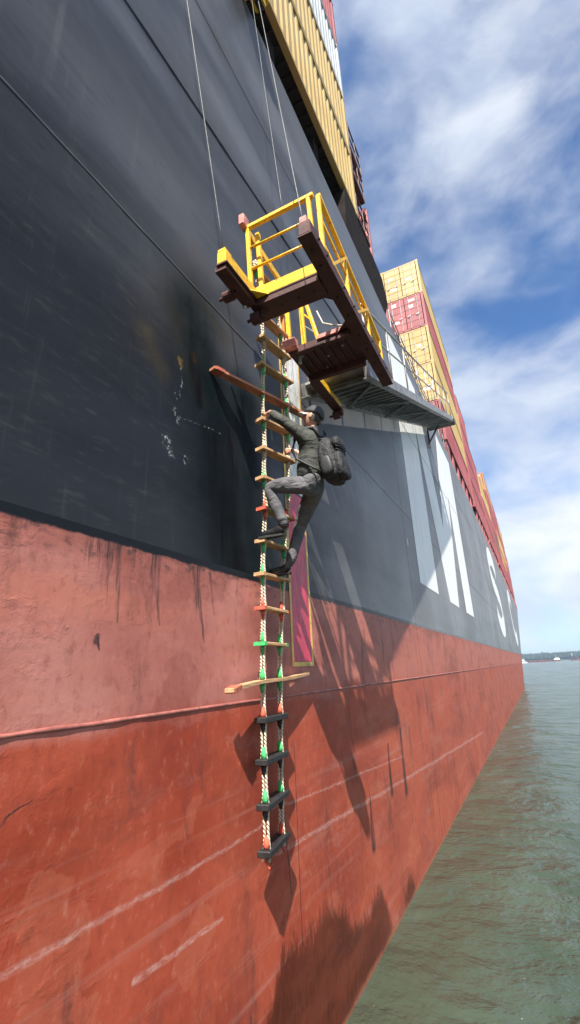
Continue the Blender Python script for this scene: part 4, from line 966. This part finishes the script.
for k in range(5200):
    a = math.radians(random.uniform(-61, 61)) if k > 1500 else math.radians(random.uniform(-4, 8))
    dep = random.uniform(20, 520); r_ = 1900 + dep
    zb = lerp(1, 13, min(1, dep / 420)) + 4 * mnoise.noise(V((a * 5, 1, 0))); hh = random.uniform(12, 21) * (1 + .35 * mnoise.noise(V((a * 60, dep * .01, 4)))); w_ = random.uniform(3, 6.5)
    c0 = V((math.sin(a) * r_, math.cos(a) * r_, zb)); top_ = mb.bm.verts.new(c0 + V((random.uniform(-.5, .5), 0, hh)))
    mid = [mb.bm.verts.new(c0 + V((w_ * math.cos(t_) * random.uniform(.6, 1.1), w_ * math.sin(t_), hh * random.uniform(.3, .55)))) for t_ in [q * math.pi * 2 / 6 for q in range(6)]]
    bt = mb.bm.verts.new(c0 - V((0, 0, 1)))
    for q in range(6): mb.bm.faces.new((mid[q], mid[(q + 1) % 6], top_)); mb.bm.faces.new((mid[(q + 1) % 6], mid[q], bt))
struct(mb.build('far_forest', FOL, None, False), 'stuff')

BH = mat('barge_hull', (.10, .045, .045), .6, var=.3, scale=.1); BW = mat('barge_white', (.55, .55, .53), .5, var=.1); BD = mat('ship_dark', (.025, .035, .07), .5, var=.2)
GLASS = mat('dark_glass', (.02, .025, .03), .1, bump=0)
def hull_prism(mb, x0, x1, y0, wid, z1, rake=6):
    mb.hexa([(x0 + rake, y0, -1), (x1 - rake, y0, -1), (x1 - rake, y0 + wid, -1), (x0 + rake, y0 + wid, -1), (x0, y0, z1), (x1, y0, z1), (x1, y0 + wid, z1), (x0, y0 + wid, z1)])
def on(par, mb, nm, m_):
    o = mb.build(nm, m_); o.parent = par
    if par.type == 'EMPTY': o.matrix_parent_inverse = Matrix.Translation(-V(par.location))
    return o
Yb = 960
t = thing('cargo_barge', 'long low dark red barge with a white wheelhouse at its right end, far off', 'barge', (12, Yb, 0))
mb = MB(); hull_prism(mb, -21, 36, Yb, 12, 2.4); on(t, mb, 'hull', BH)
mb = MB(); mb.box(24, 33, Yb + 1, Yb + 10, 2.4, 4.8); mb.box(26, 31.5, Yb + 2, Yb + 9, 4.8, 6.8); wh = on(t, mb, 'wheelhouse', BW)
mb = MB(); mb.box(26.3, 31.2, Yb + 1.9, Yb + 2.0, 5.5, 6.3); on(wh, mb, 'window', GLASS)
mb = MB(); mb.box(-14, 20, Yb + 2, Yb + 10, 2.4, 3.2); on(t, mb, 'cargo_hatch', BH)
mb = MB(); mb.tube([(28, Yb + 5, 6.8), (28, Yb + 5, 10)], .15, 6); on(t, mb, 'mast', BW)
Yc = 800
t = thing('tugboat', 'small white workboat just beside the big hull on the far water', 'boat', (-18, Yc, 0))
mb = MB(); hull_prism(mb, -22.5, -14, Yc, 4, 1.5, 1.2); on(t, mb, 'hull', BW)
mb = MB(); mb.box(-21.5, -17, Yc + .6, Yc + 3.4, 1.5, 3.8); mb.box(-21, -18.5, Yc + .9, Yc + 3.1, 3.8, 5.2); cb_ = on(t, mb, 'cabin', BW)
mb = MB(); mb.box(-21.3, -17.3, Yc + .5, Yc + .58, 2.4, 3.2); on(cb_, mb, 'window', GLASS)
mb = MB(); mb.tube([(-19.5, Yc + 2, 5.2), (-19.5, Yc + 2, 7.4)], .1, 6); on(t, mb, 'mast', BW)
Yd = 1050
t = thing('cargo_ship', 'dark blue cargo ship with a tall mast at the right edge on the far water', 'ship', (70, Yd, 0))
mb = MB(); hull_prism(mb, 50, 150, Yd, 14, 3.2); on(t, mb, 'hull', BH)
mb = MB(); mb.box(50, 59, Yd + 1, Yd + 12, 3.2, 5.6); hs = on(t, mb, 'deckhouse', BD)
mb = MB(); mb.box(51, 57, Yd + 2, Yd + 11, 5.6, 7.6); on(hs, mb, 'bridge', BD)
mb = MB(); mb.tube([(57, Yd + 6, 5.6), (57, Yd + 6, 13.5)], .35, 6); mb.bar((55, Yd + 6, 11), (59, Yd + 6, 11), .3, .3); on(t, mb, 'mast', BW)
mb = MB(); mb.box(63, 140, Yd + 2, Yd + 12, 3.2, 4.4); on(t, mb, 'cargo_hatch', BH)

# ------------------------------------------------------------------ air
m = bpy.data.materials.new('river_haze'); m.use_nodes = True; nt_ = m.node_tree; nt_.nodes.clear()
o_ = nt_.nodes.new('ShaderNodeOutputMaterial'); pv = nt_.nodes.new('ShaderNodeVolumePrincipled')
pv.inputs['Density'].default_value = 0.00018; pv.inputs['Color'].default_value = (.62, .80, .97, 1); pv.inputs['Anisotropy'].default_value = .2
nt_.links.new(pv.outputs[0], o_.inputs['Volume'])
mb = MB(); mb.box(-5300, 5300, -1000, 5300, -8, 46); struct(mb.build('haze', m), 'stuff')
